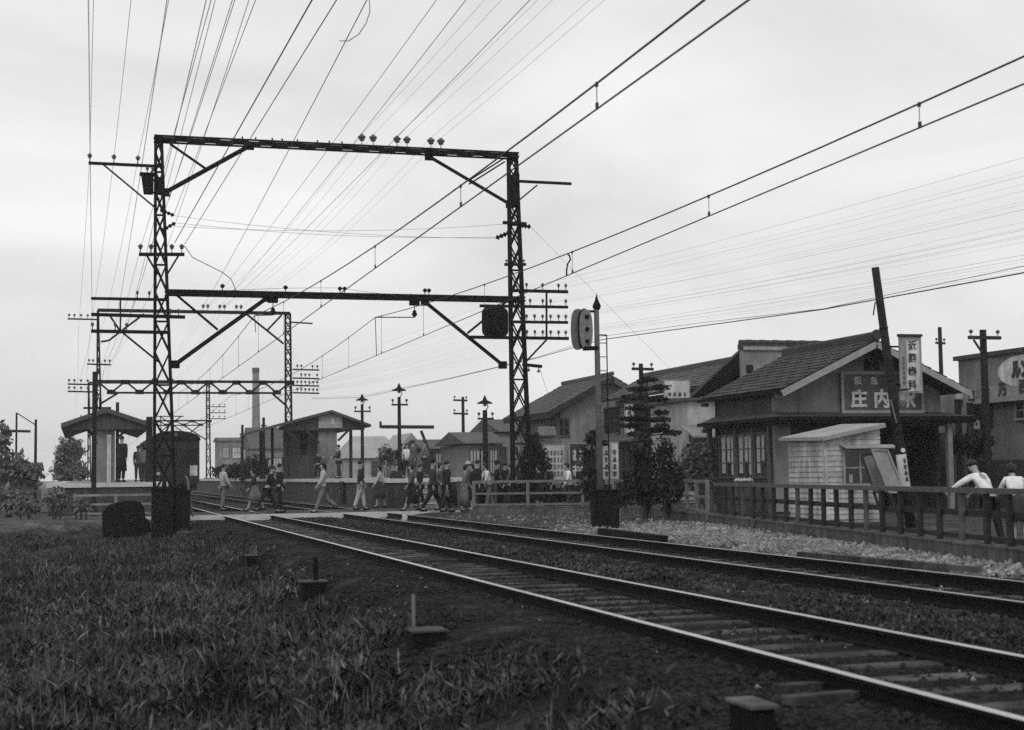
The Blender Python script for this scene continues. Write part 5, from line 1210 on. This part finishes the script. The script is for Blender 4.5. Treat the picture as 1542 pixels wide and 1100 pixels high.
# tiered conifer by the signal
YK = 38.5; tc_ = empty('conifer', (PY(975, 700, YK).x, YK, 0), 'tall dark conifer with flat tiers of branches left of the station', 'tree')
trunk(tc_, [(PY(975, 760, YK).x, YK, -.05), PY(975, 660, YK), PY(973, 563, YK)], [.09, .06, .02])
rnd = random.Random(12); mb = MB(); pads = []
for (x, y, w) in ((979, 572, 13), (966, 574, 8), (960, 587, 17), (993, 584, 20), (955, 598, 20), (990, 602, 17), (962, 615, 22), (996, 622, 14), (952, 631, 25), (990, 632, 22), (950, 641, 18), (984, 648, 26), (962, 654, 20), (1012, 652, 18), (998, 642, 14)):
    c = PY(x, y, YK+rnd.uniform(-.35, .35)); k = YK*1.04/FPX; pads.append((tuple(c), w*k, w*k*.9, 4.2*k))
    p = PY(974, y+5, YK); mb.tube([p, c], [.022, .008], 5)
mb.build('limbs', 'bark', tc_); leaf_cloud('crown', pads, 760, .05, 'leaf', tc_, 5, .4)
tm = {'leaf': 'leaf'}
YB_ = 37.4
bush((PY(975, 775, YB_).x, YB_, -.05), blobs_px([(968, 672, 18, 22), (1002, 678, 17, 24), (985, 705, 34, 26), (962, 722, 26, 24), (1000, 735, 26, 22), (975, 748, 30, 18), (946, 735, 22, 22), (936, 752, 14, 14), (1012, 712, 18, 26), (1024, 728, 14, 20), (958, 690, 16, 18), (1020, 745, 12, 16)], YB_), 'broad dark clipped bush with twin tops before the street fence', .06, 420, 'leaf', 3)
bush((PY(1003, 778, 36.2).x, 36.2, -.05), blobs_px([(1003, 735, 9, 24), (1004, 762, 7, 16)], 36.2), 'slender dark shrub at the right foot of the broad twin topped bush', .05, 700, 'leaf', 4)
bush((PY(892, 765, 41.).x, 41., 0), blobs_px([(890, 662, 11, 12), (897, 655, 9, 8), (886, 688, 14, 18), (892, 715, 16, 22), (884, 735, 14, 14), (905, 668, 12, 5)], 41.), 'dark topiary shrub of stacked lobes left of the oval signal post', .06, 560, 'leaf', 6)
bush((PY(803, 765, 48.6).x, 48.6, 0), blobs_px([(804, 668, 14, 18), (802, 692, 21, 26), (815, 700, 14, 20), (806, 722, 22, 22), (796, 712, 14, 20)], 48.6), 'dark upright bush just right of the right mast', .07, 420, 'leaf', 7)
bush((PY(1058, 760, 43.5).x, 43.5, 0), blobs_px([(1046, 684, 24, 24), (1068, 686, 16, 22), (1036, 706, 24, 20), (1062, 712, 22, 20), (1040, 726, 22, 16)], 43.5), 'loose grey green shrub between the twin topped bush and the station', .07, 300, 'leafm', 8)
bush((PY(1465, 740, 39.5).x, 39.5, 0), blobs_px([(1442, 668, 12, 14), (1458, 666, 14, 13), (1474, 668, 14, 14), (1488, 666, 9, 11), (1450, 678, 18, 10), (1478, 680, 16, 10)], 39.5), 'clipped dark hedge right of the station porch', .06, 520, 'leaf', 9, 'hedge', 'hedge', 4)
tl = empty('round_tree', (PY(106, 720, 118.).x, 118., -.3), 'faded round crowned tree at the far left beyond the field', 'tree')
trunk(tl, [(PY(106, 720, 118.).x, 118., -.3), PY(106, 690, 118.)], [.25, .15]); leaf_cloud('crown', blobs_px([(100, 680, 15, 20), (112, 678, 14, 18), (106, 700, 20, 22), (94, 712, 16, 14), (120, 712, 14, 12)], 118.), 130, .16, 'leafm', tl, 10)
bush((PY(372, 722, 108.).x, 108., 0), blobs_px([(385, 703, 20, 16), (366, 710, 20, 12), (342, 712, 22, 10), (400, 706, 14, 14)], 108.), 'dark rounded hedge on the far platform below the factory chimney', .14, 130, 'leaf', 11, 'hedge', 'hedge')
bush((PY(583, 720, 76.).x, 76., 0), blobs_px([(582, 682, 12, 12), (590, 690, 10, 12), (576, 690, 9, 10)], 76.), 'small grey bush behind the platform end left of the children', .1, 200, 'leafm', 12)
bush((PY(8, 760, 62.).x, 62., -.4), blobs_px([(-14, 742, 26, 14), (22, 748, 20, 10)], 62.), 'low straggling bush at the left edge beyond the field', .1, 200, 'leafm', 13)

bush((PY(730, 765, 51.8).x, 51.8, 0), [((PY(x, 740, 51.8).x, 51.8, .42), .55, .35, .42) for x in range(690, 800, 16)], 'low dark hedge added across the street to blacken the fence gaps left of the right mast', .07, 330, 'leaf', 15, 'hedge', 'hedge')  # added mass that makes the openings between the fence rails dark
bush((PY(860, 765, 50.4).x, 50.4, 0), [((PY(x, 740, 50.4).x, 50.4, .40), .5, .3, .4) for x in range(822, 960, 16)], 'low dark hedge added at the foot of the billboards to blacken the fence gaps', .07, 330, 'leaf', 16, 'hedge', 'hedge')  # second added mass behind the rails, for dark openings

for i, (x, y, w, h, Y, lab) in enumerate(((40, 762, 26, 14, 52., 'low pale scrub at the left edge in front of the dim rail fence'), (88, 752, 22, 16, 51., 'ragged grey scrub between the far left fence and the left platform'), (122, 762, 18, 12, 50., 'small scrub left of the black equipment box'))):
    bush((PY(x, y+10, Y).x, Y, -.5), blobs_px([(x-w*.4, y, w*.6, h), (x+w*.4, y+2, w*.6, h*.8), (x, y-h*.6, w*.4, h*.6)], Y), lab, .07, 260, 'leafm', 30+i)
# ------------------------------------------------------------------ people
def skin_mesh(verts, edges, radii, sub=1):
    me = bpy.data.meshes.new('t'); me.from_pydata([tuple(v) for v in verts], edges, []); o = bpy.data.objects.new('t', me); COL.objects.link(o)
    o.modifiers.new('s', 'SKIN'); sub_ = o.modifiers.new('u', 'SUBSURF'); sub_.levels = sub; sub_.render_levels = sub
    lay = me.skin_vertices[0].data
    for i, r_ in enumerate(radii): lay[i].radius = r_ if isinstance(r_, tuple) else (r_, r_); lay[i].use_root = (i == 0)
    dg = bpy.context.evaluated_depsgraph_get(); dg.update(); out = bpy.data.meshes.new_from_object(o.evaluated_get(dg))
    bpy.data.objects.remove(o); bpy.data.meshes.remove(me)
    return out
def person(loc, head, H, lab, top='c_dark', bot='c_dark', skirt=0, hair='short', hat=None, lean=0., swing=.35, bend=(.1, .1), arms=(.3, -.3), elbow=(.3, .3), sleeves=True, splay=.10, group=None, coat=0, armout=(.06, .06), nod=0., bag=None):
    """head: facing angle (0 = +Y, away from the camera); swing: leg stride angle; arms: shoulder swing of left/right"""
    k = H/1.65; V = Vector
    def rx(v, a): return V((v[0], v[1]*math.cos(a)-v[2]*math.sin(a), v[1]*math.sin(a)+v[2]*math.cos(a)))
    # legs: angle forward positive
    J = {}
    hipz = .86
    for s, sg in ((-1, 1), (1, -1)):
        a = swing*sg; b = bend[0] if s < 0 else bend[1]
        hip = V((.085*s, 0, hipz)); kn = hip+V((.01*s, math.sin(a)*.42, -math.cos(a)*.42)); a2 = a-b; an = kn+V((splay*.1*s, math.sin(a2)*.38, -math.cos(a2)*.38)); toe = an+V((.02*s, .15*math.cos(a2*.6), -.03))
        J['hip', s], J['kn', s], J['an', s], J['toe', s] = hip, kn, an, toe
    drop = min(J['an', -1].z, J['an', 1].z)-.075
    tl_ = lambda z, y=0.: V((0, 0, hipz))+rx(V((0, y, z-hipz)), -lean)
    pel, wai, che, nb, nk = tl_(.90), tl_(1.06), tl_(1.26), tl_(1.39), tl_(1.45, .01)
    hdir = rx(V((0, 0, 1)), -lean*.6-nod); fdir = rx(V((0, 1, 0)), -lean*.6-nod)
    h1, h2, h3 = nk+hdir*.07+fdir*.012, nk+hdir*.135+fdir*.012, nk+hdir*.185
    for i, s in enumerate((-1, 1)):
        sh_ = tl_(1.355)+V((.165*s, 0, 0)); a = arms[i]-lean*.0; d = V((armout[i]*s*2.2, math.sin(a), -math.cos(a))).normalized(); el_ = sh_+d*.27
        a2 = a+elbow[i]; d2 = V((armout[i]*s*.4, math.sin(a2), -math.cos(a2))).normalized(); wr = el_+d2*.235; ha_ = wr+d2*.075
        J['sh', s], J['el', s], J['wr', s], J['ha', s], J['hd', s] = sh_, el_, wr, ha_, d2
    for q in J:
        if q[0] != 'hd': J[q] = J[q]-V((0, 0, drop))
    o_ = V((0, 0, drop)); pel, wai, che, nb, nk, h1, h2, h3 = [p-o_ for p in (pel, wai, che, nb, nk, h1, h2, h3)]
    root = Matrix.Translation(loc) @ Matrix.Rotation(head, 4, 'Z') @ Matrix.Scale(k, 4)
    verts = [pel, wai, che, nb, nk, h1, h2, h3]; rad = [(.135, .10), (.115, .085), (.14, .10), (.085, .065), (.052, .052), (.078, .088), (.082, .092), (.055, .06)]
    edges = [(0,1),(1,2),(2,3),(3,4),(4,5),(5,6),(6,7)]
    def chain(p0, pts, rs):
        i = p0
        for p, r_ in zip(pts, rs): verts.append(p); rad.append(r_); edges.append((i, len(verts)-1)); i = len(verts)-1
    for s in (-1, 1):
        chain(0, [J['hip', s]-V((0,0,.03)), J['kn', s], J['an', s], J['toe', s]], [.088, .058, .042, .034])
        chain(2, [J['sh', s], J['el', s], J['wr', s], J['ha', s]], [.058, .042, .028, (.036, .018)])
    me = skin_mesh(verts, edges, rad, 1)
    # nose: pull the front of the face out a little; five fingers on each palm
    bm = bmesh.new(); bm.from_mesh(me)
    fc = h1+fdir*.09+hdir*.02
    bv = min(bm.verts, key=lambda v: (v.co-fc).length); bv.co += fdir*.022
    for s in (-1, 1):
        d = J['hd', s]; side = d.cross(V((1, 0, 0))).normalized()
        for q in range(5):
            base = J['ha', s]+side*(.013*(q-1.5)) if q < 4 else J['ha', s]-d*.035+side*-.03
            L_ = (.062, .072, .068, .052, .05)[q]; dd = d if q < 4 else (d-side*.9).normalized()
            cur = V((-s*.018, 0, 0)); p = [base, base+dd*L_*.5+cur*.3, base+dd*L_+cur]
            mm = MB(); mm.tube(p, [.0085, .008, .006], 5); n0 = len(bm.verts); vs = [bm.verts.new(v) for v in mm.v]
            for f in mm.f: bm.faces.new([vs[i] for i in f])
    for v in bm.verts: v.co = (root @ v.co)-V(loc)
    bmesh.ops.recalc_face_normals(bm, faces=bm.faces); bm.to_mesh(me); bm.free()
    for p in me.polygons: p.use_smooth = True
    me.materials.clear(); me.materials.append(M['skin']); body = bpy.data.objects.new('person', me); COL.objects.link(body); body.location = loc
    tag(body, lab, 'person', group)
    def cloth(name, vs, es, rs, m):
        c = skin_mesh(vs, es, rs, 1)
        for v in c.vertices: v.co = (root @ v.co)-V(loc)
        for p in c.polygons: p.use_smooth = True
        c.materials.clear(); c.materials.append(M[m]); o = bpy.data.objects.new(name, c); COL.objects.link(o); o.parent = body
    # top
    vs = [pel+V((0,0,.02)), wai, che, nb+V((0,0,-.005))]; rs = [(.155, .122), (.138, .108), (.162, .122), (.10, .08)]; es = [(0,1),(1,2),(2,3)]
    for s in (-1, 1):
        e_ = 1.0 if sleeves else .35
        i = len(vs); vs += [J['sh', s], J['el', s] if sleeves else J['sh', s].lerp(J['el', s], .6)]; rs += [.074, .058 if sleeves else .064]; es += [(2, i), (i, i+1)]
        if sleeves: vs.append(J['el', s].lerp(J['wr', s], .9)); rs.append(.042); es.append((i+1, i+2))
    cloth('coat' if coat else 'shirt', vs, es, rs, top)
    def loft(name, rings, m, n=16, fold=.0):
        mm = MB(); b0_ = 0
        for (c, ax, ay) in rings:
            for q in range(n):
                t = 2*PI*q/n; f = 1+fold*math.sin(t*5+c.z*3)*(1 if c.z < pel.z-.1 else .2)
                mm.v.append(tuple((root @ (c+V((ax*f*math.cos(t), ay*f*math.sin(t), 0))))))
        for r_ in range(len(rings)-1):
            for q in range(n): mm.f.append((r_*n+q, r_*n+(q+1) % n, (r_+1)*n+(q+1) % n, (r_+1)*n+q))
        mm.f.append(tuple(range(n))); mm.f.append(tuple(range((len(rings)-1)*n, len(rings)*n)))
        mm.build(name, m, body, smooth=True)
    if skirt:
        kn = (J['kn', -1]+J['kn', 1])/2; z1 = pel.z-skirt; sp = abs(J['kn', -1].y-J['kn', 1].y)*.5
        loft('skirt', [(wai, .125, .10), (pel, .165, .13), (V((0, pel.y*.6, (pel.z+z1)/2)), .19, .15+sp*.4), (V((0, 0, z1)), .225, .18+sp*.8)], bot, fold=.07)
    else:
        vs = [pel+V((0,0,.0))]; rs = [(.15, .118)]; es = []
        for s in (-1, 1):
            i = len(vs); vs += [J['hip', s]-V((0,0,.03)), J['kn', s], J['an', s]+V((0,0,.02))]; rs += [.104, .078, .066]; es += [(0, i), (i, i+1), (i+1, i+2)]
        cloth('trousers', vs, es, rs, bot)
    if coat:
        loft('coat_skirt', [(wai, .145, .118), (pel, .17, .14), (V((0, 0, pel.z-coat)), .20, .175)], top, fold=.04)
    for s in (-1, 1):
        mm = MB(); a, t_ = J['an', s], J['toe', s]; pts = [a+V((0,-.05,-.035)), a+V((0,.02,-.03)), t_+V((0,.03,-.005))]
        mm.tube([root @ p for p in pts], [.045*k, .05*k, .035*k], 8); mm.build('shoe', 'c_black', body, smooth=True)
    # hair and hat
    mm = MB(); c = h2+hdir*.02-fdir*.008; n = 12; ax = (V((1,0,0)), fdir, hdir); rings = []
    lowz = {'short': -.2, 'bob': -.75, 'long': -.8}.get(hair, -.2)
    for r_ in range(7):
        t = -1+2*r_/6
        for q in range(n):
            an = 2*PI*q/n; rr = math.sqrt(max(0, 1-t*t*.98)); fy = math.sin(an); tt = t
            if fy > .35 and t < .25: tt = .25          # fringe: nothing below the forehead in front
            lo = lowz if t < 0 else 1
            zz = tt*.112 if t > 0 or fy > .35 else t*(.05 if hair == 'short' else .15)
            mm.v.append(tuple(root @ (c+ax[0]*(.093*rr*math.cos(an))+ax[1]*(.108*rr*fy)+ax[2]*zz)))
    for r_ in range(6):
        for q in range(n): mm.f.append((r_*n+q, r_*n+(q+1) % n, (r_+1)*n+(q+1) % n, (r_+1)*n+q))
    mm.f.append(tuple(range(n))); mm.f.append(tuple(range(6*n, 7*n))); mm.build('hair', 'hair', body, smooth=True)
    if hat:
        mm = MB(); c = h2+hdir*.055; pts = [(.165 if hat != 'c_black' else .12, -.012), (.16 if hat != 'c_black' else .115, 0), (.10, .012), (.098, .075), (.06, .098), (.004, .102)]
        b = [root @ (c+hdir*z) for r_, z in pts]; mm.tube(b, [r_*k for r_, z in pts], 14); mm.build('hat', hat, body, smooth=True)
    if bag:
        s = bag; p = root @ (J['ha', s]+V((0, 0, -.17))); mm = MB(); mm.obox(p, (.05*k, 0, 0), (0, .15*k, 0), (0, 0, .11*k)); mm.build('bag', 'c_mid', body, bevel=.02); 
    return body
def at_px(px, py, z): return PZ(px, py, z)
LEFT, RIGHT, AWAY, HERE = R(90), R(-90), 0., R(180)
def pp(px, py, z, *a, **k): p = PZ(px, py, z); return person(p, *a, **k)
def py_(px, Y, z, *a, **k): p = PY(px, 700, Y); return person(Vector((p.x, Y, z)), *a, **k)
Z0 = 0.0
pp(336, 770, Z0, R(-70), 1.66, 'person in a pale shirt and grey shorts standing leftmost on the crossing', 'c_pale', 'c_grey', swing=.10, arms=(.5, .2), elbow=(1.1, .5), hair='short')
pp(384, 770, Z0, LEFT, 1.55, 'person in a dark jacket and grey skirt striding left behind two schoolboys', 'c_dark', 'c_grey', skirt=.45, swing=.42, hair='bob', lean=.12)
pp(402, 771, Z0, RIGHT, 1.68, 'person in a black uniform bending forward in a long stride on the crossing', 'c_black', 'c_black', swing=.52, lean=.28, arms=(.7, .1), elbow=(.7, .5), bag=1)
pp(421, 773, Z0, R(-75), 1.62, 'person in a black uniform walking upright right of the striding schoolboy', 'c_black', 'c_black', swing=.16, arms=(.1, -.1))
py_(409, 100., 1.1, HERE, 1.45, 'person in a wide white hat and white shirt on the far platform', 'c_white', 'c_dark', hat='c_white', swing=.1)
pp(487, 773, Z0, LEFT, 1.68, 'person in a pale blouse and grey trousers walking left on the crossing', 'c_pale', 'c_grey', swing=.38, hair='bob', bend=(.1, .5), arms=(.35, -.2))
pp(543, 769, Z0, R(-100), 1.72, 'person in a dark jumper and pale trousers walking on the crossing', 'c_dark', 'c_pale', swing=.22, arms=(.15, -.25))
pp(597, 764, Z0, HERE, 1.62, 'person in a long dark skirt holding something pale near the platform end', 'c_dark', 'c_black', skirt=.62, swing=.08, elbow=(1.6, 1.5), hair='bob')
pp(620, 770, Z0, LEFT, 1.60, 'person in a wide dark skirt walking below the children on the platform end', 'c_mid', 'c_black', skirt=.58, swing=.40, hair='long', arms=(.3, -.3))
py_(604, 58.2, 1.1, AWAY, 1.35, 'child in black standing leftmost on the end of the right platform', 'c_black', 'c_black', swing=.05)
py_(612.5, 58.0, 1.1, HERE, 1.33, 'child in a white shirt standing between two dark figures on the platform end', 'c_white', 'c_dark', swing=.05, hair='bob')
py_(622, 57.2, 1.1, R(-60), 1.42, 'child in a dark grey coat standing at the right on the platform end', 'c_mid', 'c_mid', swing=.06, coat=.35)
pp(652, 772, Z0, RIGHT, 1.74, 'person in a dark coat and cap with legs apart on the crossing', 'c_dark', 'c_black', swing=.45, hat='c_black', coat=.3, arms=(.2, -.2))
pp(663, 769, Z0, R(-120), 1.58, 'person in a mid grey dress beside the man with the cap', 'c_mid', 'c_mid', skirt=.5, swing=.12, hair='bob', elbow=(1.2, 1.1))
pp(673, 772, Z0, R(-80), 1.64, 'person in a long black coat walking right toward the street fence', 'c_black', 'c_black', swing=.25, coat=.45, bag=1)
pp(699, 771, Z0, R(-100), 1.5, 'person in a grey kimono like dress stooping at the left end of the street fence', 'c_grey', 'c_grey', skirt=.66, swing=.08, hair='bob', lean=.1)
py_(719, 49.2, Z0, R(-70), 1.66, 'person in a black jacket behind the left end of the street fence', 'c_black', 'c_black', swing=.2, bag=-1)
py_(736, 49.6, Z0, LEFT, 1.58, 'person in a white shirt leaning on the street fence left of the right mast', 'c_white', 'c_grey', swing=.2, hair='bob', lean=.22, arms=(.2, .5), elbow=(.4, .5))
py_(760, 50.2, Z0, R(-60), 1.58, 'person in a dark coat half hidden behind the right mast', 'c_black', 'c_dark', swing=.15, coat=.3)
py_(811, 47.9, Z0, R(60), 1.45, 'person in a dark dress standing before the dark bush right of the mast', 'c_black', 'c_black', skirt=.5, swing=.1, hair='bob')
py_(857, 47.0, Z0, LEFT, 1.52, 'person in a white shirt with black hair passing in front of the billboards', 'c_white', 'c_dark', swing=.2, hair='bob', lean=.12)
py_(510, 76., 1.1, LEFT, 1.66, 'person in a dark suit standing by the pale kiosk wall on the right platform', 'c_dark', 'c_dark', swing=.1, arms=(.5, .4), elbow=(.9, .8))
py_(479, 78., 1.1, HERE, 1.35, 'person in dark clothes waiting left of the kiosk on the right platform', 'c_black', 'c_black', swing=.05, hair='bob')
py_(488, 76.5, 1.1, R(200), 1.2, 'child in a grey top waiting right beside the kiosk on the right platform', 'c_mid', 'c_black', swing=.05)
py_(183, 59.5, 1.1, R(-20), 1.72, 'person in a long dark coat standing on the left platform beside the shelter', 'c_black', 'c_black', swing=.12, coat=.5)
py_(150, 71.0, 1.1, R(170), 1.5, 'person in white standing under the left platform shelter', 'c_white', 'c_pale', skirt=.5, swing=.05, hair='bob')
py_(208, 72.0, 1.1, R(170), 1.6, 'person in grey waiting between the left shelter and the railcar', 'c_grey', 'c_mid', swing=.05)
py_(14, 55., -.45, R(-80), 1.5, 'person in dark clothes stooping at the far left edge of the field', 'c_dark', 'c_dark', swing=.2, lean=.55)
py_(1491, 20.4, -.0, R(18), 1.40, 'person in a white shirt and black trousers bending over behind the picket fence', 'c_white', 'c_black', swing=.10, lean=.58, arms=(.85, .7), elbow=(.1, .3), armout=(.42, .12), nod=.15, bend=(.12, .12))
py_(1531, 20.2, -.0, R(-12), 1.28, 'person in a pale blouse with dark hair at the right edge behind the picket fence', 'c_white', 'c_dark', skirt=.4, swing=.05, hair='bob', lean=.4, arms=(.6, .6), elbow=(.4, .3), armout=(.1, .15))
for a in ((632, 55.0, R(-80), 1.6, 'person in a black jacket close behind the wide dark skirt at the platform end', 'c_black', 'c_black', dict(swing=.3)),
          (572, 56.0, R(70), 1.56, 'person in a pale shirt and dark skirt between the jumper wearer and the long skirt', 'c_pale', 'c_dark', dict(swing=.2, skirt=.5, hair='bob')),
          (711, 49.9, R(85), 1.54, 'person in a black dress behind the first panel of the street fence', 'c_black', 'c_black', dict(swing=.1, skirt=.5, hair='bob')),
          (748, 50.9, R(-100), 1.62, 'person in a dark cap close behind the white shirt at the street fence', 'c_black', 'c_black', dict(swing=.2, hat='c_black')),
          (769, 49.0, R(60), 1.5, 'person in a mid grey top against the left leg of the right mast', 'c_mid', 'c_dark', dict(swing=.15)),
          (828, 48.6, R(-80), 1.5, 'person in dark clothes in front of the large white billboard', 'c_dark', 'c_black', dict(swing=.2, hair='bob')),
          (872, 48.0, R(95), 1.5, 'person in black walking before the grey billboard', 'c_black', 'c_black', dict(swing=.25))):
    py_(a[0], a[1], Z0, a[2], a[3], a[4], a[5], a[6], **a[7])
bush((PY(-10, 760, 74.).x, 74., -.4), blobs_px([(-6, 690, 22, 36), (20, 705, 22, 26), (48, 716, 18, 18), (-2, 660, 16, 26)], 74.), 'hazy straggling tree mass at the far left edge behind the bare poles', .13, 120, 'leafm', 41)
p = PY(1118, 725, 32.6); m = MB()
for k in range(6): m.tube([p+Vector((-.2+.07*k, .02*math.sin(k*2), .01+.015*(k % 2))), p+Vector((-.15+.07*k, .03, .03+.015*math.sin(k*3))), p+Vector((-.08+.07*k, -.02, .0))], [.025, .045, .02], 8)
tag(m.build('cloth_bundle', 'c_pale', loc=p, smooth=True), 'crumpled white cloth lying on the far left end of the picket fence rail', 'cloth')
py_(783, 51.5, Z0, R(100), 1.6, 'person in a dark jacket seen between the legs of the right mast', 'c_dark', 'c_black', swing=.25)
py_(706, 52.5, Z0, R(80), 1.62, 'person in a pale hat walking behind the left end of the street fence', 'c_mid', 'c_dark', swing=.25, hat='c_pale')
py_(640, 60.5, 1.1, R(60), 1.5, 'person in grey with a pale collar on the platform right of the children', 'c_grey', 'c_dark', swing=.1)
py_(466, 84.0, 1.1, R(200), 1.55, 'person in pale clothes in the shade of the right shelter', 'c_grey', 'c_grey', swing=.05)
py_(430, 92.0, 1.1, R(150), 1.55, 'person in dark clothes by the foot of the middle gantry on the platform', 'c_dark', 'c_mid', swing=.05)
py_(217, 66.0, 1.1, R(-20), 1.5, 'person in pale clothes nearest the railcar on the left platform', 'c_pale', 'c_mid', swing=.1, hair='bob')
# ------------------------------------------------------------------ labels of the things above that need trimming
# ------------------------------------------------------------------ haze: the dull air between here and the factory chimney
hz = bpy.data.materials.new('dull air'); hz.use_nodes = True; n_ = hz.node_tree.nodes; n_.clear()
ou = n_.new('ShaderNodeOutputMaterial'); pv = n_.new('ShaderNodeVolumePrincipled'); pv.inputs['Density'].default_value = .0006
pv.inputs['Color'].default_value = (.92, .92, .92, 1); pv.inputs['Anisotropy'].default_value = .25; hz.node_tree.links.new(pv.outputs[0], ou.inputs['Volume'])
m = MB(); m.box(-700, 800, -60, 950, -3, 22.5+3); tag(m.build('haze', hz), kind='stuff')
S.cycles.use_denoising = False
